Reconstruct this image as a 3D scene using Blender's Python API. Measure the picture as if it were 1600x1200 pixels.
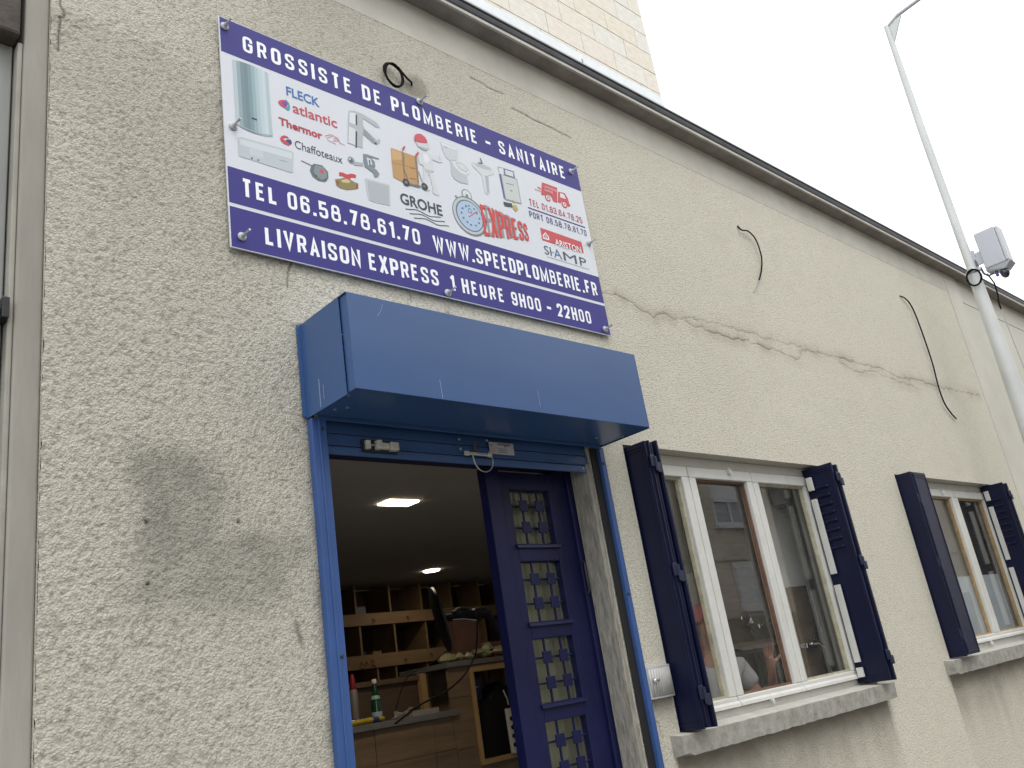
import bpy, math, random
import numpy as np
from mathutils import Vector, Matrix
random.seed(7)
RNG = np.random.RandomState(11)
sc = bpy.context.scene
for o in list(bpy.data.objects): bpy.data.objects.remove(o)
COL = sc.collection

# ------------------------------------------------------------------ camera, sky, sun, exposure
CAM = Vector((0, -2.5, 1.55))
cr = Vector((0.7288716, -0.6677280, -0.1512795))
cd = Vector((0.1166528, 0.3388457, -0.9335822))
cf = Vector((0.6746394, 0.6628144, 0.3248674))
cam_d = bpy.data.cameras.new('camera'); cam = bpy.data.objects.new('camera', cam_d); COL.objects.link(cam)
M = Matrix((( cr.x, -cd.x, -cf.x, CAM.x), (cr.y, -cd.y, -cf.y, CAM.y), (cr.z, -cd.z, -cf.z, CAM.z), (0, 0, 0, 1)))
cam.matrix_world = M
cam_d.sensor_width = 36; cam_d.lens = 1374.865 / 1600 * 36
cam_d.clip_start = 0.05; cam_d.clip_end = 600
sc.camera = cam

SUN_EL, SUN_AZ = math.radians(60), math.radians(200)      # azimuth clockwise from +y
w = bpy.data.worlds.new('World'); sc.world = w; w.use_nodes = True
nt = w.node_tree; nt.nodes.clear()
sky = nt.nodes.new('ShaderNodeTexSky'); sky.sky_type = 'NISHITA'; sky.sun_disc = False
sky.sun_elevation = SUN_EL; sky.sun_rotation = SUN_AZ; sky.air_density = 1.0; sky.dust_density = 3.0
mx = nt.nodes.new('ShaderNodeMix'); mx.data_type = 'RGBA'; mx.inputs[0].default_value = 0.88
mx.inputs[7].default_value = (14.6, 14.9, 15.2, 1)         # even bright cloud cover over the blue sky
bg = nt.nodes.new('ShaderNodeBackground'); bg.inputs[1].default_value = 0.10
ow = nt.nodes.new('ShaderNodeOutputWorld')
nt.links.new(sky.outputs[0], mx.inputs[6]); nt.links.new(mx.outputs[2], bg.inputs[0]); nt.links.new(bg.outputs[0], ow.inputs[0])
sd = bpy.data.lights.new('sun', 'SUN'); sd.energy = 0.9; sd.angle = math.radians(25); sd.color = (1, .97, .93)
sun = bpy.data.objects.new('sun', sd); COL.objects.link(sun)
sdir = Vector((math.sin(SUN_AZ) * math.cos(SUN_EL), math.cos(SUN_AZ) * math.cos(SUN_EL), math.sin(SUN_EL)))
sun.rotation_euler = sdir.to_track_quat('Z', 'Y').to_euler()
sc.view_settings.view_transform = 'Standard'; sc.view_settings.look = 'None'
sc.view_settings.exposure = 0.36; sc.view_settings.gamma = 1; sc.view_settings.use_curve_mapping = False
sc.render.engine = 'CYCLES'; sc.cycles.max_bounces = 10; sc.cycles.diffuse_bounces = 5

# ------------------------------------------------------------------ helpers
def s2l(h):
    h = h.lstrip('#'); o = []
    for i in (0, 2, 4):
        c = int(h[i:i+2], 16) / 255; o.append(c / 12.92 if c < .04045 else ((c + .055) / 1.055) ** 2.4)
    return tuple(o)
MATS = {}
def mat(name, col, rough=.6, metal=0, var=.12, vscale=6, bump=0, bscale=80, coat=0, emit=None, estr=0, spec=.5, stretch=(1, 1, 1), alt=None, altf=.5):
    """principled paint with noise variation in tone, gloss and fine relief"""
    if name in MATS: return MATS[name]
    m = bpy.data.materials.new(name); m.use_nodes = True; n = m.node_tree; b = n.nodes['Principled BSDF']; L = n.links
    if isinstance(col, str): col = s2l(col)
    b.inputs['Roughness'].default_value = rough; b.inputs['Metallic'].default_value = metal
    b.inputs['Coat Weight'].default_value = coat; b.inputs['Coat Roughness'].default_value = .08
    b.inputs['Specular IOR Level'].default_value = spec
    tc = n.nodes.new('ShaderNodeNewGeometry'); mp = n.nodes.new('ShaderNodeMapping'); mp.inputs['Scale'].default_value = stretch
    L.new(tc.outputs['Position'], mp.inputs[0])
    nz = n.nodes.new('ShaderNodeTexNoise'); nz.inputs['Scale'].default_value = vscale; nz.inputs['Detail'].default_value = 6
    nz.inputs['Roughness'].default_value = .65
    L.new(mp.outputs[0], nz.inputs['Vector'])
    cr_ = n.nodes.new('ShaderNodeValToRGB'); e = cr_.color_ramp.elements; e[0].position = .3; e[1].position = .7
    c2 = alt if alt else tuple(c * (1 - var) for c in col); c1 = tuple(min(1, c * (1 + var * .6)) for c in col) if not alt else col
    if isinstance(c2, str): c2 = s2l(c2)
    e[0].color = (*c2, 1); e[1].color = (*c1, 1)
    L.new(nz.outputs[0], cr_.inputs[0]); L.new(cr_.outputs[0], b.inputs['Base Color'])
    if rough > .1:
        mr = n.nodes.new('ShaderNodeMapRange'); mr.inputs[3].default_value = rough * .85; mr.inputs[4].default_value = min(1, rough * 1.2)
        L.new(nz.outputs[0], mr.inputs[0]); L.new(mr.outputs[0], b.inputs['Roughness'])
    if bump:
        n2 = n.nodes.new('ShaderNodeTexNoise'); n2.inputs['Scale'].default_value = bscale; n2.inputs['Detail'].default_value = 5
        L.new(mp.outputs[0], n2.inputs['Vector'])
        bp_ = n.nodes.new('ShaderNodeBump'); bp_.inputs['Strength'].default_value = bump; bp_.inputs['Distance'].default_value = .004
        L.new(n2.outputs[0], bp_.inputs['Height']); L.new(bp_.outputs[0], b.inputs['Normal'])
    if emit:
        b.inputs['Emission Color'].default_value = (*emit, 1); b.inputs['Emission Strength'].default_value = estr
    MATS[name] = m; return m
def ink(h):
    """matt print ink / foil of one flat colour"""
    k = 'ink_' + h
    if k in MATS: return MATS[k]
    m = bpy.data.materials.new(k); m.use_nodes = True; b = m.node_tree.nodes['Principled BSDF']
    b.inputs['Base Color'].default_value = (*s2l(h), 1); b.inputs['Roughness'].default_value = .42
    MATS[k] = m; return m
def glass_mat(name, tint=(1, 1, 1), frost=0, ior=1.52):
    if name in MATS: return MATS[name]
    m = bpy.data.materials.new(name); m.use_nodes = True; n = m.node_tree; n.nodes.clear(); L = n.links
    o = n.nodes.new('ShaderNodeOutputMaterial'); mixs = n.nodes.new('ShaderNodeMixShader'); t = n.nodes.new('ShaderNodeBsdfTransparent')
    g = n.nodes.new('ShaderNodeBsdfGlossy'); g.inputs['Roughness'].default_value = 0.0; f = n.nodes.new('ShaderNodeFresnel'); f.inputs[0].default_value = ior
    t.inputs[0].default_value = (*tint, 1)
    geo = n.nodes.new('ShaderNodeNewGeometry')
    im = n.nodes.new('ShaderNodeMapRange'); im.inputs[3].default_value = ior; im.inputs[4].default_value = 1 / ior; L.new(geo.outputs['Backfacing'], im.inputs[0]); L.new(im.outputs[0], f.inputs[0])     # same outer angle on both faces of the sheet
    nz = n.nodes.new('ShaderNodeTexNoise'); nz.inputs['Scale'].default_value = 1.3; bp_ = n.nodes.new('ShaderNodeBump'); bp_.inputs['Distance'].default_value = .002; bp_.inputs['Strength'].default_value = .25
    L.new(geo.outputs['Position'], nz.inputs['Vector']); L.new(nz.outputs[0], bp_.inputs['Height']); L.new(bp_.outputs[0], g.inputs['Normal'])
    # thin dust film
    d = n.nodes.new('ShaderNodeBsdfDiffuse'); d.inputs[0].default_value = (.55, .55, .5, 1)
    n3 = n.nodes.new('ShaderNodeTexNoise'); n3.inputs['Scale'].default_value = 9; n3.inputs['Detail'].default_value = 8
    L.new(geo.outputs['Position'], n3.inputs['Vector'])
    mr = n.nodes.new('ShaderNodeMapRange'); mr.inputs[1].default_value = .4; mr.inputs[2].default_value = .8; mr.inputs[3].default_value = .015 + frost; mr.inputs[4].default_value = .05 + frost
    L.new(n3.outputs[0], mr.inputs[0])
    m0 = n.nodes.new('ShaderNodeMixShader'); L.new(mr.outputs[0], m0.inputs[0]); L.new(t.outputs[0], m0.inputs[1]); L.new(d.outputs[0], m0.inputs[2])
    L.new(f.outputs[0], mixs.inputs[0]); L.new(m0.outputs[0], mixs.inputs[1]); L.new(g.outputs[0], mixs.inputs[2]); L.new(mixs.outputs[0], o.inputs[0])
    MATS[name] = m; return m

class MB:
    def __init__(s): s.v = []; s.f = []; s.m = []; s.cur = 0
    def box(s, x0, x1, y0, y1, z0, z1):
        i = len(s.v); s.v += [(x, y, z) for z in (z0, z1) for y in (y0, y1) for x in (x0, x1)]
        s.f += [tuple(i + k for k in q) for q in ((0, 2, 3, 1), (4, 5, 7, 6), (0, 1, 5, 4), (2, 6, 7, 3), (0, 4, 6, 2), (1, 3, 7, 5))]; s.m += [s.cur] * 6; return s
    def hexa(s, p):      # 8 points ordered like box
        i = len(s.v); s.v += [tuple(q) for q in p]
        s.f += [tuple(i + k for k in q) for q in ((0, 2, 3, 1), (4, 5, 7, 6), (0, 1, 5, 4), (2, 6, 7, 3), (0, 4, 6, 2), (1, 3, 7, 5))]; s.m += [s.cur] * 6; return s
    def poly(s, pts):
        i = len(s.v); s.v += [tuple(p) for p in pts]; s.f.append(tuple(range(i, i + len(pts)))); s.m.append(s.cur); return s
    def tube(s, pts, r, n=8, cap=True):
        pts = [Vector(p) for p in pts]; rs = r if isinstance(r, (list, tuple)) else [r] * len(pts); i0 = len(s.v); ref = None
        for k, p in enumerate(pts):
            t = (pts[min(k + 1, len(pts) - 1)] - pts[max(k - 1, 0)]).normalized()
            if ref is None: ref = t.orthogonal().normalized()
            ref = (ref - t * ref.dot(t)).normalized(); b = t.cross(ref)
            for a in range(n):
                an = 2 * math.pi * a / n; s.v.append(tuple(p + (ref * math.cos(an) + b * math.sin(an)) * rs[k]))
        for k in range(len(pts) - 1):
            for a in range(n):
                q = i0 + k * n; s.f.append((q + a, q + (a + 1) % n, q + n + (a + 1) % n, q + n + a)); s.m.append(s.cur)
        if cap:
            s.f.append(tuple(i0 + a for a in range(n))[::-1]); s.f.append(tuple(i0 + (len(pts) - 1) * n + a for a in range(n))); s.m += [s.cur] * 2
        return s
    def lathe(s, prof, c, axis='z', n=20):
        c = Vector(c); i0 = len(s.v)
        for r, h in prof:
            for a in range(n):
                an = 2 * math.pi * a / n; u, v = r * math.cos(an), r * math.sin(an)
                s.v.append(tuple(c + (Vector((u, v, h)) if axis == 'z' else Vector((u, h, v)) if axis == 'y' else Vector((h, u, v)))))
        for k in range(len(prof) - 1):
            for a in range(n):
                q = i0 + k * n; s.f.append((q + a, q + (a + 1) % n, q + n + (a + 1) % n, q + n + a)); s.m.append(s.cur)
        s.f.append(tuple(i0 + a for a in range(n))[::-1]); s.f.append(tuple(i0 + (len(prof) - 1) * n + a for a in range(n))); s.m += [s.cur] * 2
        return s
    def build(s, name, ms, parent=None, smooth=False, bevel=0, loc=None, kind=None, label=None, seg=2):
        me = bpy.data.meshes.new(name); me.from_pydata(s.v, [], s.f); me.update()
        if not isinstance(ms, (list, tuple)): ms = [ms]
        for m_ in ms: me.materials.append(m_)
        me.polygons.foreach_set('material_index', s.m)
        if smooth: me.polygons.foreach_set('use_smooth', [True] * len(me.polygons))
        o = bpy.data.objects.new(name, me); COL.objects.link(o)
        if loc: o.location = loc
        if parent: o.parent = parent
        if bevel:
            b = o.modifiers.new('bevel', 'BEVEL'); b.width = bevel; b.segments = seg; b.limit_method = 'ANGLE'
        if smooth:
            try: me.set_sharp_from_angle(angle=math.radians(40))
            except Exception: pass
        if kind: o['kind'] = kind
        if label: o['label'] = label
        return o
def box(name, m, x0, x1, y0, y1, z0, z1, parent=None, **k): return MB().box(x0, x1, y0, y1, z0, z1).build(name, m, parent, **k)
def empty(name, loc=(0, 0, 0)):
    o = bpy.data.objects.new(name, None); o.location = loc; o.empty_display_size = .1; COL.objects.link(o); return o
def tag(o, label, cat, group=None):
    o['label'] = label; o['category'] = cat
    if group: o['group'] = group
    return o
def curve_pts(P, n=8):
    """catmull-rom through points"""
    P = [Vector(p) for p in P]; Q = [P[0] * 2 - P[1]] + P + [P[-1] * 2 - P[-2]]; o = []
    for i in range(1, len(Q) - 2):
        for k in range(n):
            t = k / n; a, b, c, d = Q[i-1], Q[i], Q[i+1], Q[i+2]
            o.append(.5 * ((2 * b) + (c - a) * t + (2 * a - 5 * b + 4 * c - d) * t * t + (3 * b - a - 3 * c + d) * t ** 3))
    o.append(P[-1]); return o

# ---- condensed stroke lettering (each glyph: strokes of (x, y, round) in a unit cell)
G = {
'A': (1.05, [[(0,0,0),(.5,1,0),(1,0,0)], [(.2,.27,0),(.8,.27,0)]]), 'B': (1, [[(0,0,0),(0,1,0),(.95,1,1),(.95,.53,1),(0,.53,0)], [(0,.53,0),(1,.53,1),(1,0,1),(0,0,0)]]),
'D': (1, [[(0,0,2),(0,1,0),(1,1,1),(1,0,1),(0,0,0)]]), 'E': (.9, [[(1,1,0),(0,1,0),(0,0,0),(1,0,0)], [(0,.52,0),(.85,.52,0)]]),
'F': (.85, [[(1,1,0),(0,1,0),(0,0,0)], [(0,.5,0),(.85,.5,0)]]), 'G': (1, [[(1,.7,0),(1,1,1),(0,1,1),(0,0,1),(1,0,1),(1,.5,0),(.55,.5,0)]]),
'H': (1, [[(0,0,0),(0,1,0)], [(1,0,0),(1,1,0)], [(0,.52,0),(1,.52,0)]]), 'I': (0, [[(0,0,0),(0,1,0)]]),
'L': (.85, [[(0,1,0),(0,0,0),(1,0,0)]]), 'M': (1.45, [[(0,0,0),(0,1,0),(.5,.12,0),(1,1,0),(1,0,0)]]), 'N': (1.05, [[(0,0,0),(0,1,0),(1,0,0),(1,1,0)]]),
'O': (1, [[(0,.5,0),(0,1,1),(1,1,1),(1,0,1),(0,0,1),(0,.5,0)]]), 'P': (1, [[(0,0,0),(0,1,0),(1,1,1),(1,.42,1),(0,.42,0)]]),
'R': (1, [[(0,0,0),(0,1,0),(.96,1,1),(.96,.47,1),(0,.47,0)], [(.6,.47,0),(1,0,0)]]),
'S': (1, [[(1,.72,0),(1,1,1),(0,1,1),(0,.62,1),(1,.40,1),(1,0,1),(0,0,1),(0,.28,0)]]), 'T': (1.05, [[(0,1,0),(1,1,0)], [(.5,1,0),(.5,0,0)]]),
'U': (1, [[(0,1,0),(0,0,1),(1,0,1),(1,1,0)]]), 'V': (1.1, [[(0,1,0),(.5,0,0),(1,1,0)]]), 'W': (1.75, [[(0,1,0),(.25,0,0),(.5,.95,0),(.75,0,0),(1,1,0)]]),
'X': (1.05, [[(0,0,0),(1,1,0)], [(0,1,0),(1,0,0)]]), '0': (1, [[(0,.5,0),(0,1,1),(1,1,1),(1,0,1),(0,0,1),(0,.5,0)]]),
'1': (.5, [[(0,.82,0),(.85,.95,0)], [(1,1,0),(1,0,0)]]), '2': (1, [[(0,.7,0),(0,1,1),(1,1,1),(1,.6,1),(0,0,0),(1,0,0)]]),
'3': (1, [[(0,.74,0),(0,1,1),(1,1,1),(1,.53,1),(.35,.53,0)], [(.9,.53,1),(1,.5,1),(1,0,1),(0,0,1),(0,.26,0)]]), '4': (1.05, [[(.8,0,0),(.8,1,0),(0,.22,0),(1,.22,0)]]),
'5': (1, [[(1,1,0),(0,1,0),(0,.56,0),(1,.6,1),(1,0,1),(0,0,1),(0,.26,0)]]), '6': (1, [[(1,.74,0),(1,1,1),(0,1,1),(0,0,1),(1,0,1),(1,.56,1),(0,.56,0)]]),
'7': (1, [[(0,1,0),(1,1,0),(.35,0,0)]]), '8': (1.06, [[(.12,.53,0),(.05,.56,0),(.05,1,1),(.95,1,1),(.95,.56,0),(.88,.53,0)], [(.05,.53,0),(.95,.53,0)], [(.05,.5,0),(-.04,.46,0),(-.04,0,1),(1.04,0,1),(1.04,.46,0),(.95,.5,0)]]),
'9': (1, [[(0,.26,0),(0,0,1),(1,0,1),(1,1,1),(0,1,1),(0,.44,1),(1,.44,0)]]), '.': (0, 'dot'), '-': (.8, [[(-.2,.45,0),(1.2,.45,0)]])}
def round_poly(P, r):
    out = []
    for i, (x, y, k) in enumerate(P):
        if k == 1 and 0 < i < len(P) - 1:
            p = Vector((x, y)); a = Vector(P[i-1][:2]) - p; b = Vector(P[i+1][:2]) - p
            ra = min(r, a.length * .48); rb = min(r, b.length * .48); a = p + a.normalized() * ra; b = p + b.normalized() * rb
            for q in range(5):
                t = q / 4; out.append(((1-t)**2 * a + 2 * t * (1-t) * p + t * t * b))
        else: out.append(Vector((x, y)))
    return out
def stroke_quads(pts, t):
    n = len(pts); closed = (pts[0] - pts[-1]).length < 1e-6 and n > 3; L_, R_ = [], []
    P = pts[:-1] if closed else pts; n = len(P)
    for i in range(n):
        a = P[i-1] if (i > 0 or closed) else None; b = P[(i+1) % n] if (i < n - 1 or closed) else None
        d1 = (P[i] - a).normalized() if a is not None else None; d2 = (b - P[i]).normalized() if b is not None else None
        if d1 is None: d1 = d2
        if d2 is None: d2 = d1
        nn = Vector((-(d1.y + d2.y), d1.x + d2.x))
        if nn.length < 1e-6: nn = Vector((-d1.y, d1.x))
        nn.normalize(); c = max(.45, nn.dot(Vector((-d1.y, d1.x)))); L_.append(P[i] + nn * t / 2 / c); R_.append(P[i] - nn * t / 2 / c)
    m = n if closed else n - 1
    return [(L_[i], L_[(i+1) % n], R_[(i+1) % n], R_[i]) for i in range(m)]
def lettering(txt, x0, x1, z0, z1, t=.15, wd=.34, space=None, fn=None):
    """list of (quad, layer) for a line of condensed capitals fitted between x0 and x1"""
    H = z1 - z0; T = H * t; W = H * wd - T; widths = []
    for ch in txt: widths.append(H * .20 if ch == ' ' else G[ch][0] * W + T)
    n = len(txt) - 1; gap = (x1 - x0 - sum(widths)) / max(1, n); x = x0; out = []; out_l = []
    for ch, w_ in zip(txt, widths):
        if ch != ' ':
            gw, S_ = G[ch]
            if S_ == 'dot': out.append(([Vector((x, z0)), Vector((x + T, z0)), Vector((x + T, z0 + T)), Vector((x, z0 + T))], 0, len(out_l)))
            else:
                for k, st in enumerate(S_):
                    P = [(x + T / 2 + px * gw * W, z0 + T / 2 + pz * (H - T), r) for px, pz, r in st]
                    if len(P) == 2 and P[0][0] == P[1][0]: P = [(P[0][0], z0 + (0 if min(st[0][1], st[1][1]) == 0 else min(P[0][1], P[1][1]) - z0), 0), (P[1][0], z1, 0)]
                    elif ch in 'AVWXMN1':       # open diagonal ends reach the line
                        P = [(a, z0 if abs(b - z0 - T / 2) < 1e-9 and i in (0, len(P) - 1) else z1 if abs(b - z1 + T / 2) < 1e-9 and i in (0, len(P) - 1) else b, r) for i, (a, b, r) in enumerate(P)]
                    elif P[0][1] - z0 <= T / 2 + 1e-9 and ch in 'DFPRB' and k == 0: P[0] = (P[0][0], z0, 0)
                    for jq, q in enumerate(stroke_quads(round_poly(P, H * .15), T * (.84 if ch == '8' else .74 if ch == 'B' else .88 if ch in '36059SERG' else 1))): out.append((q, k + .35 * (jq % 2), len(out_l)))
            out_l.append(ch)
        x += w_ + gap
    return out

# ------------------------------------------------------------------ setting: street
asph = mat('asphalt', (.055, .055, .057), .9, bump=.6, bscale=120, var=.3)
box('road', asph, -40, 60, -8.2, -1.62, -.3, -.12, kind='structure')
concrete = mat('pavement_concrete', (.30, .29, .27), .85, bump=.4, bscale=90, var=.25, vscale=3)
box('pavement', concrete, -40, 60, -1.5, -.002, -.3, 0, kind='structure')
box('opposite_pavement', concrete, -40, 60, -9.6, -8.32, -.3, 0, kind='structure')
kerbm = mat('kerb_granite', (.36, .35, .34), .8, bump=.3, var=.2, vscale=30)
box('kerb', kerbm, -40, 60, -1.617, -1.503, -.3, .002, kind='structure', bevel=.01)
box('opposite_kerb', kerbm, -40, 60, -8.317, -8.203, -.3, .002, kind='structure', bevel=.01)
box('ground', mat('earth', (.12, .11, .09), .95, var=.3), -150, 200, -150, 150, -.6, -.32, kind='structure')

# ------------------------------------------------------------------ stucco facade with real relief
DOOR = (1.56, 2.953, 0.10, 2.60); WIN1 = (3.212, 5.078, 1.268, 2.553); WIN2 = (6.152, 8.045, 1.302, 2.553)
OPEN = [DOOR, WIN1, WIN2]
def lattice(c, lo, hi): return int((hi - lo) / c) + 3
def vnoise(xs, zs, cx, cz, seed):
    r = np.random.RandomState(seed); x = (xs - xs.min()) / cx; z = (zs - zs.min()) / cz
    A = r.rand(int(z.max()) + 3, int(x.max()) + 3); xi = x.astype(int); zi = z.astype(int); fx = x - xi; fz = z - zi
    fx = fx * fx * (3 - 2 * fx); fz = (fz * fz * (3 - 2 * fz))[:, None]
    a = A[np.ix_(zi, xi)]; b = A[np.ix_(zi, xi + 1)]; c = A[np.ix_(zi + 1, xi)]; d = A[np.ix_(zi + 1, xi + 1)]
    return (a * (1 - fx) + b * fx) * (1 - fz) + (c * (1 - fx) + d * fx) * fz
def fbm(xs, zs, cx, cz, seed, o=4):
    s = 0; a = .5; t = 0
    for k in range(o): s = s + a * vnoise(xs, zs, cx / 2 ** k, cz / 2 ** k, seed + k); t += a; a *= .55
    return s / t
def snap(vals, keys, lo, hi):
    vals = [v for v in vals if lo < v < hi and all(abs(v - k) > .0022 for k in keys)]
    return np.array(sorted(set(vals) | {lo, hi} | {k for k in keys if lo < k < hi}))
xl = [.70]; 
while xl[-1] < 8.62: xl.append(xl[-1] + max(.0042, .95 * (xl[-1] ** 2 + 6.25) / 2.5 / 880))
zl = list(np.arange(.0, .85, .04)) + list(np.arange(.85, 4.48, .0056))
xs = snap(xl, [o[i] for o in OPEN for i in (0, 1)], .70, 8.62); zs = snap(zl, [o[i] for o in OPEN for i in (2, 3)], 0, 4.48)
X, Z_ = np.meshgrid(xs, zs)
def segdist(P, closed=False):
    D = np.full(X.shape, 9.0); T = None
    for (ax, az), (bx, bz) in zip(P[:-1], P[1:]):
        m = (X > min(ax, bx) - .35) & (X < max(ax, bx) + .35) & (Z_ > min(az, bz) - .35) & (Z_ < max(az, bz) + .35)
        x, z = X[m], Z_[m]; l2 = (bx - ax) ** 2 + (bz - az) ** 2; t = np.clip(((x - ax) * (bx - ax) + (z - az) * (bz - az)) / l2, 0, 1)
        D[m] = np.minimum(D[m], np.hypot(x - ax - t * (bx - ax), z - az - t * (bz - az)))
    return D
def inside(P):
    I = np.zeros(X.shape, bool); n = len(P)
    for i in range(n):
        (ax, az), (bx, bz) = P[i], P[(i + 1) % n]
        if az == bz: continue
        c = ((az > Z_) != (bz > Z_)) & (X < (bx - ax) * (Z_ - az) / (bz - az) + ax); I ^= c
    return I
def jag(P, amp, seed):
    r = random.Random(seed); o = []
    for (a, b), (c, d) in zip(P[:-1], P[1:]):
        n = max(1, int(math.hypot(c - a, d - b) / .035))
        for k in range(n): o.append((a + (c - a) * k / n + r.uniform(-amp, amp) * (k > 0), b + (d - b) * k / n + r.uniform(-amp, amp) * (k > 0)))
    return o + [P[-1]]
n1 = vnoise(xs, zs, .0115, .0095, 1); n2 = vnoise(xs + .003, zs, .0085, .0068, 2); n3 = vnoise(xs, zs, .030, .022, 3)
big = fbm(xs, zs, .5, .45, 20); mid = fbm(xs, zs, .12, .10, 30, 5)
tex = .50 * n1 + .55 * n2 + .06 * n3 - .555
tex = np.where(tex > .12, .12 + (tex - .12) * .45, tex)
amp = .0056 * (.62 + .75 * np.clip(big, 0, 1)); amp = amp * np.clip(1.6 - X * .52, .02, 1.1)
amp = amp * np.where(Z_ > 3.9, .5, 1)
BLOB = [(0.95,2.337),(0.997,2.375),(1.112,2.357),(1.231,2.272),(1.238,2.191),(1.193,2.122),(1.34,2.122),(1.474,2.112),(1.505,2.07),(1.386,2.001),(1.371,1.943),(1.263,1.891),(1.107,1.908),(0.989,1.924),(0.928,1.944),(0.947,2.04),(0.983,2.112),(0.966,2.186),(0.949,2.28)]
bd = segdist(BLOB + [BLOB[0]]); bi = inside(BLOB); sdn = np.where(bi, bd, -bd) + (mid - .5) * .075
blob = 1 / (1 + np.exp(-sdn / .024)); blob = blob * (.50 + .35 * np.clip(1 - bd / .12, 0, 1) + .7 * (mid - .5) + .4 * (big - .5))
dirt = np.clip(blob, 0, 1) * .86; amp = amp * (1 - .2 * blob)
# occlusion shade of the relief painted in: pits get a darker colour
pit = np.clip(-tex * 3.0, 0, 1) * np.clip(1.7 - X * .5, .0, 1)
# cracks
CA = [(3.29,3.362),(3.408,3.38),(3.538,3.357),(3.701,3.297),(3.807,3.348),(3.88,3.323),(4.029,3.365),(4.12,3.359)]
CB = [(3.996,3.336),(4.104,3.318),(4.339,3.306),(4.705,3.311),(4.981,3.301),(5.211,3.282),(5.297,3.359),(5.412,3.367),(5.72,3.383),(6.077,3.381),(6.432,3.393),(6.826,3.357),(7.207,3.386),(7.535,3.374),(8.5,3.41)]
CC = [(4.029,3.365),(4.42,3.382),(4.623,3.369),(4.9,3.375),(5.3,3.385)]; CH = [(5.72,3.36),(6.05,3.31),(6.3,3.345),(6.7,3.33),(7.1,3.30)]
fine = [([(2.599,4.401),(2.686,4.398),(2.707,4.388),(2.775,4.389),(2.822,4.393)], .7), ([(2.866,4.323),(2.973,4.317),(3.032,4.309),(3.095,4.312),(3.158,4.309),(3.3,4.30)], .8), ([(1.517,3.117),(1.503,3.076),(1.495,3.009)], .6), ([(0.731,3.95),(0.727,3.887),(0.739,3.874),(0.742,3.85),(0.728,3.841),(0.73,3.826),(0.726,3.778),(0.724,3.70)], .8), ([(2.22,3.04),(2.24,3.06),(2.25,3.03)], .5), ([(2.05,3.11),(2.052,3.07)], .4), ([(3.05,1.35),(3.08,1.33),(3.09,1.27)], .5)]
crack = np.zeros(X.shape); rust = np.zeros(X.shape); recess = np.zeros(X.shape)
for P, s_, wd in ((CA, .65, .0034), (CB, .66, .0038), (CC, .45, .0035), (CH, .5, .0035)):
    J = jag(P, .012, len(P)); D = segdist(J); ww = wd * (.35 + 1.3 * mid); crack = np.maximum(crack, s_ * np.exp(-(D / ww) ** 2) * np.clip(.2 + 1.5 * fbm(xs, zs, .22, .2, 71), .1, 1))
    rust = np.maximum(rust, np.exp(-(D / .05) ** 2) * np.clip(mid * 2.6 - .75, 0, 1) * s_)
    recess = np.maximum(recess, .006 * s_ * mid * np.exp(-(D / .006) ** 2))
for P, s_ in fine:
    D = segdist(jag(P, .003, 5)); crack = np.maximum(crack, s_ * np.exp(-(D / .0035) ** 2)); recess = np.maximum(recess, .004 * np.exp(-(D / .004) ** 2))
# plaster patch where a cable leaves the wall, above the sign
D = np.hypot((X - 2.225) / 1.15, (Z_ - 4.185)); patch = 1 / (1 + np.exp((D + (mid - .5) * .05 - .062) / .007)); dirt = np.maximum(dirt, patch * (.65 + .5 * (mid - .5))); amp = amp * (1 - .7 * patch)
rust = np.maximum(rust, patch * .35)
# run-off dirt under the sills
for x0, x1, zt in ((3.16, 5.14, 1.185), (6.06, 8.12, 1.215)):
    zz = zt - Z_; col = fbm(xs, zs, .09, 3.0, 50 + int(x0)); ln_ = .10 + .25 * col
    d_ = np.where((X > x0) & (X < x1) & (zz > 0), np.exp(-(zz / ln_) ** 1.5), 0); d_ = np.maximum(d_, np.where((X > x0) & (X < x1 + .02) & (zz > 0), .25 * np.exp(-zz / .45), 0))
    d_ = d_ * (.6 + .8 * mid)
    dirt = np.maximum(dirt, .75 * d_); rust = np.maximum(rust, .55 * d_); amp = amp * (1 - .75 * np.clip(d_ * 2, 0, 1))
# cement edging and grime beside shutter housing and left rail
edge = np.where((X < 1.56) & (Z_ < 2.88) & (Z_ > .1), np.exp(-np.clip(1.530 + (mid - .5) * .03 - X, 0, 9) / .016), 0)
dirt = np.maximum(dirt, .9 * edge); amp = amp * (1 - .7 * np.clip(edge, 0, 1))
e2 = np.where((X > 3.02) & (X < 3.2) & (Z_ < 1.42), np.exp(-np.abs(X - 3.05 - .02 * np.sin(Z_ * 9)) / .04) * .4 * mid, 0); dirt = np.maximum(dirt, e2)
e3 = np.where((X > 3.03) & (X < 3.21) & (Z_ < 1.425), np.exp(-(1.425 - Z_) / .07) * .45, 0); dirt = np.maximum(dirt, e3); rust = np.maximum(rust, e3)
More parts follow.
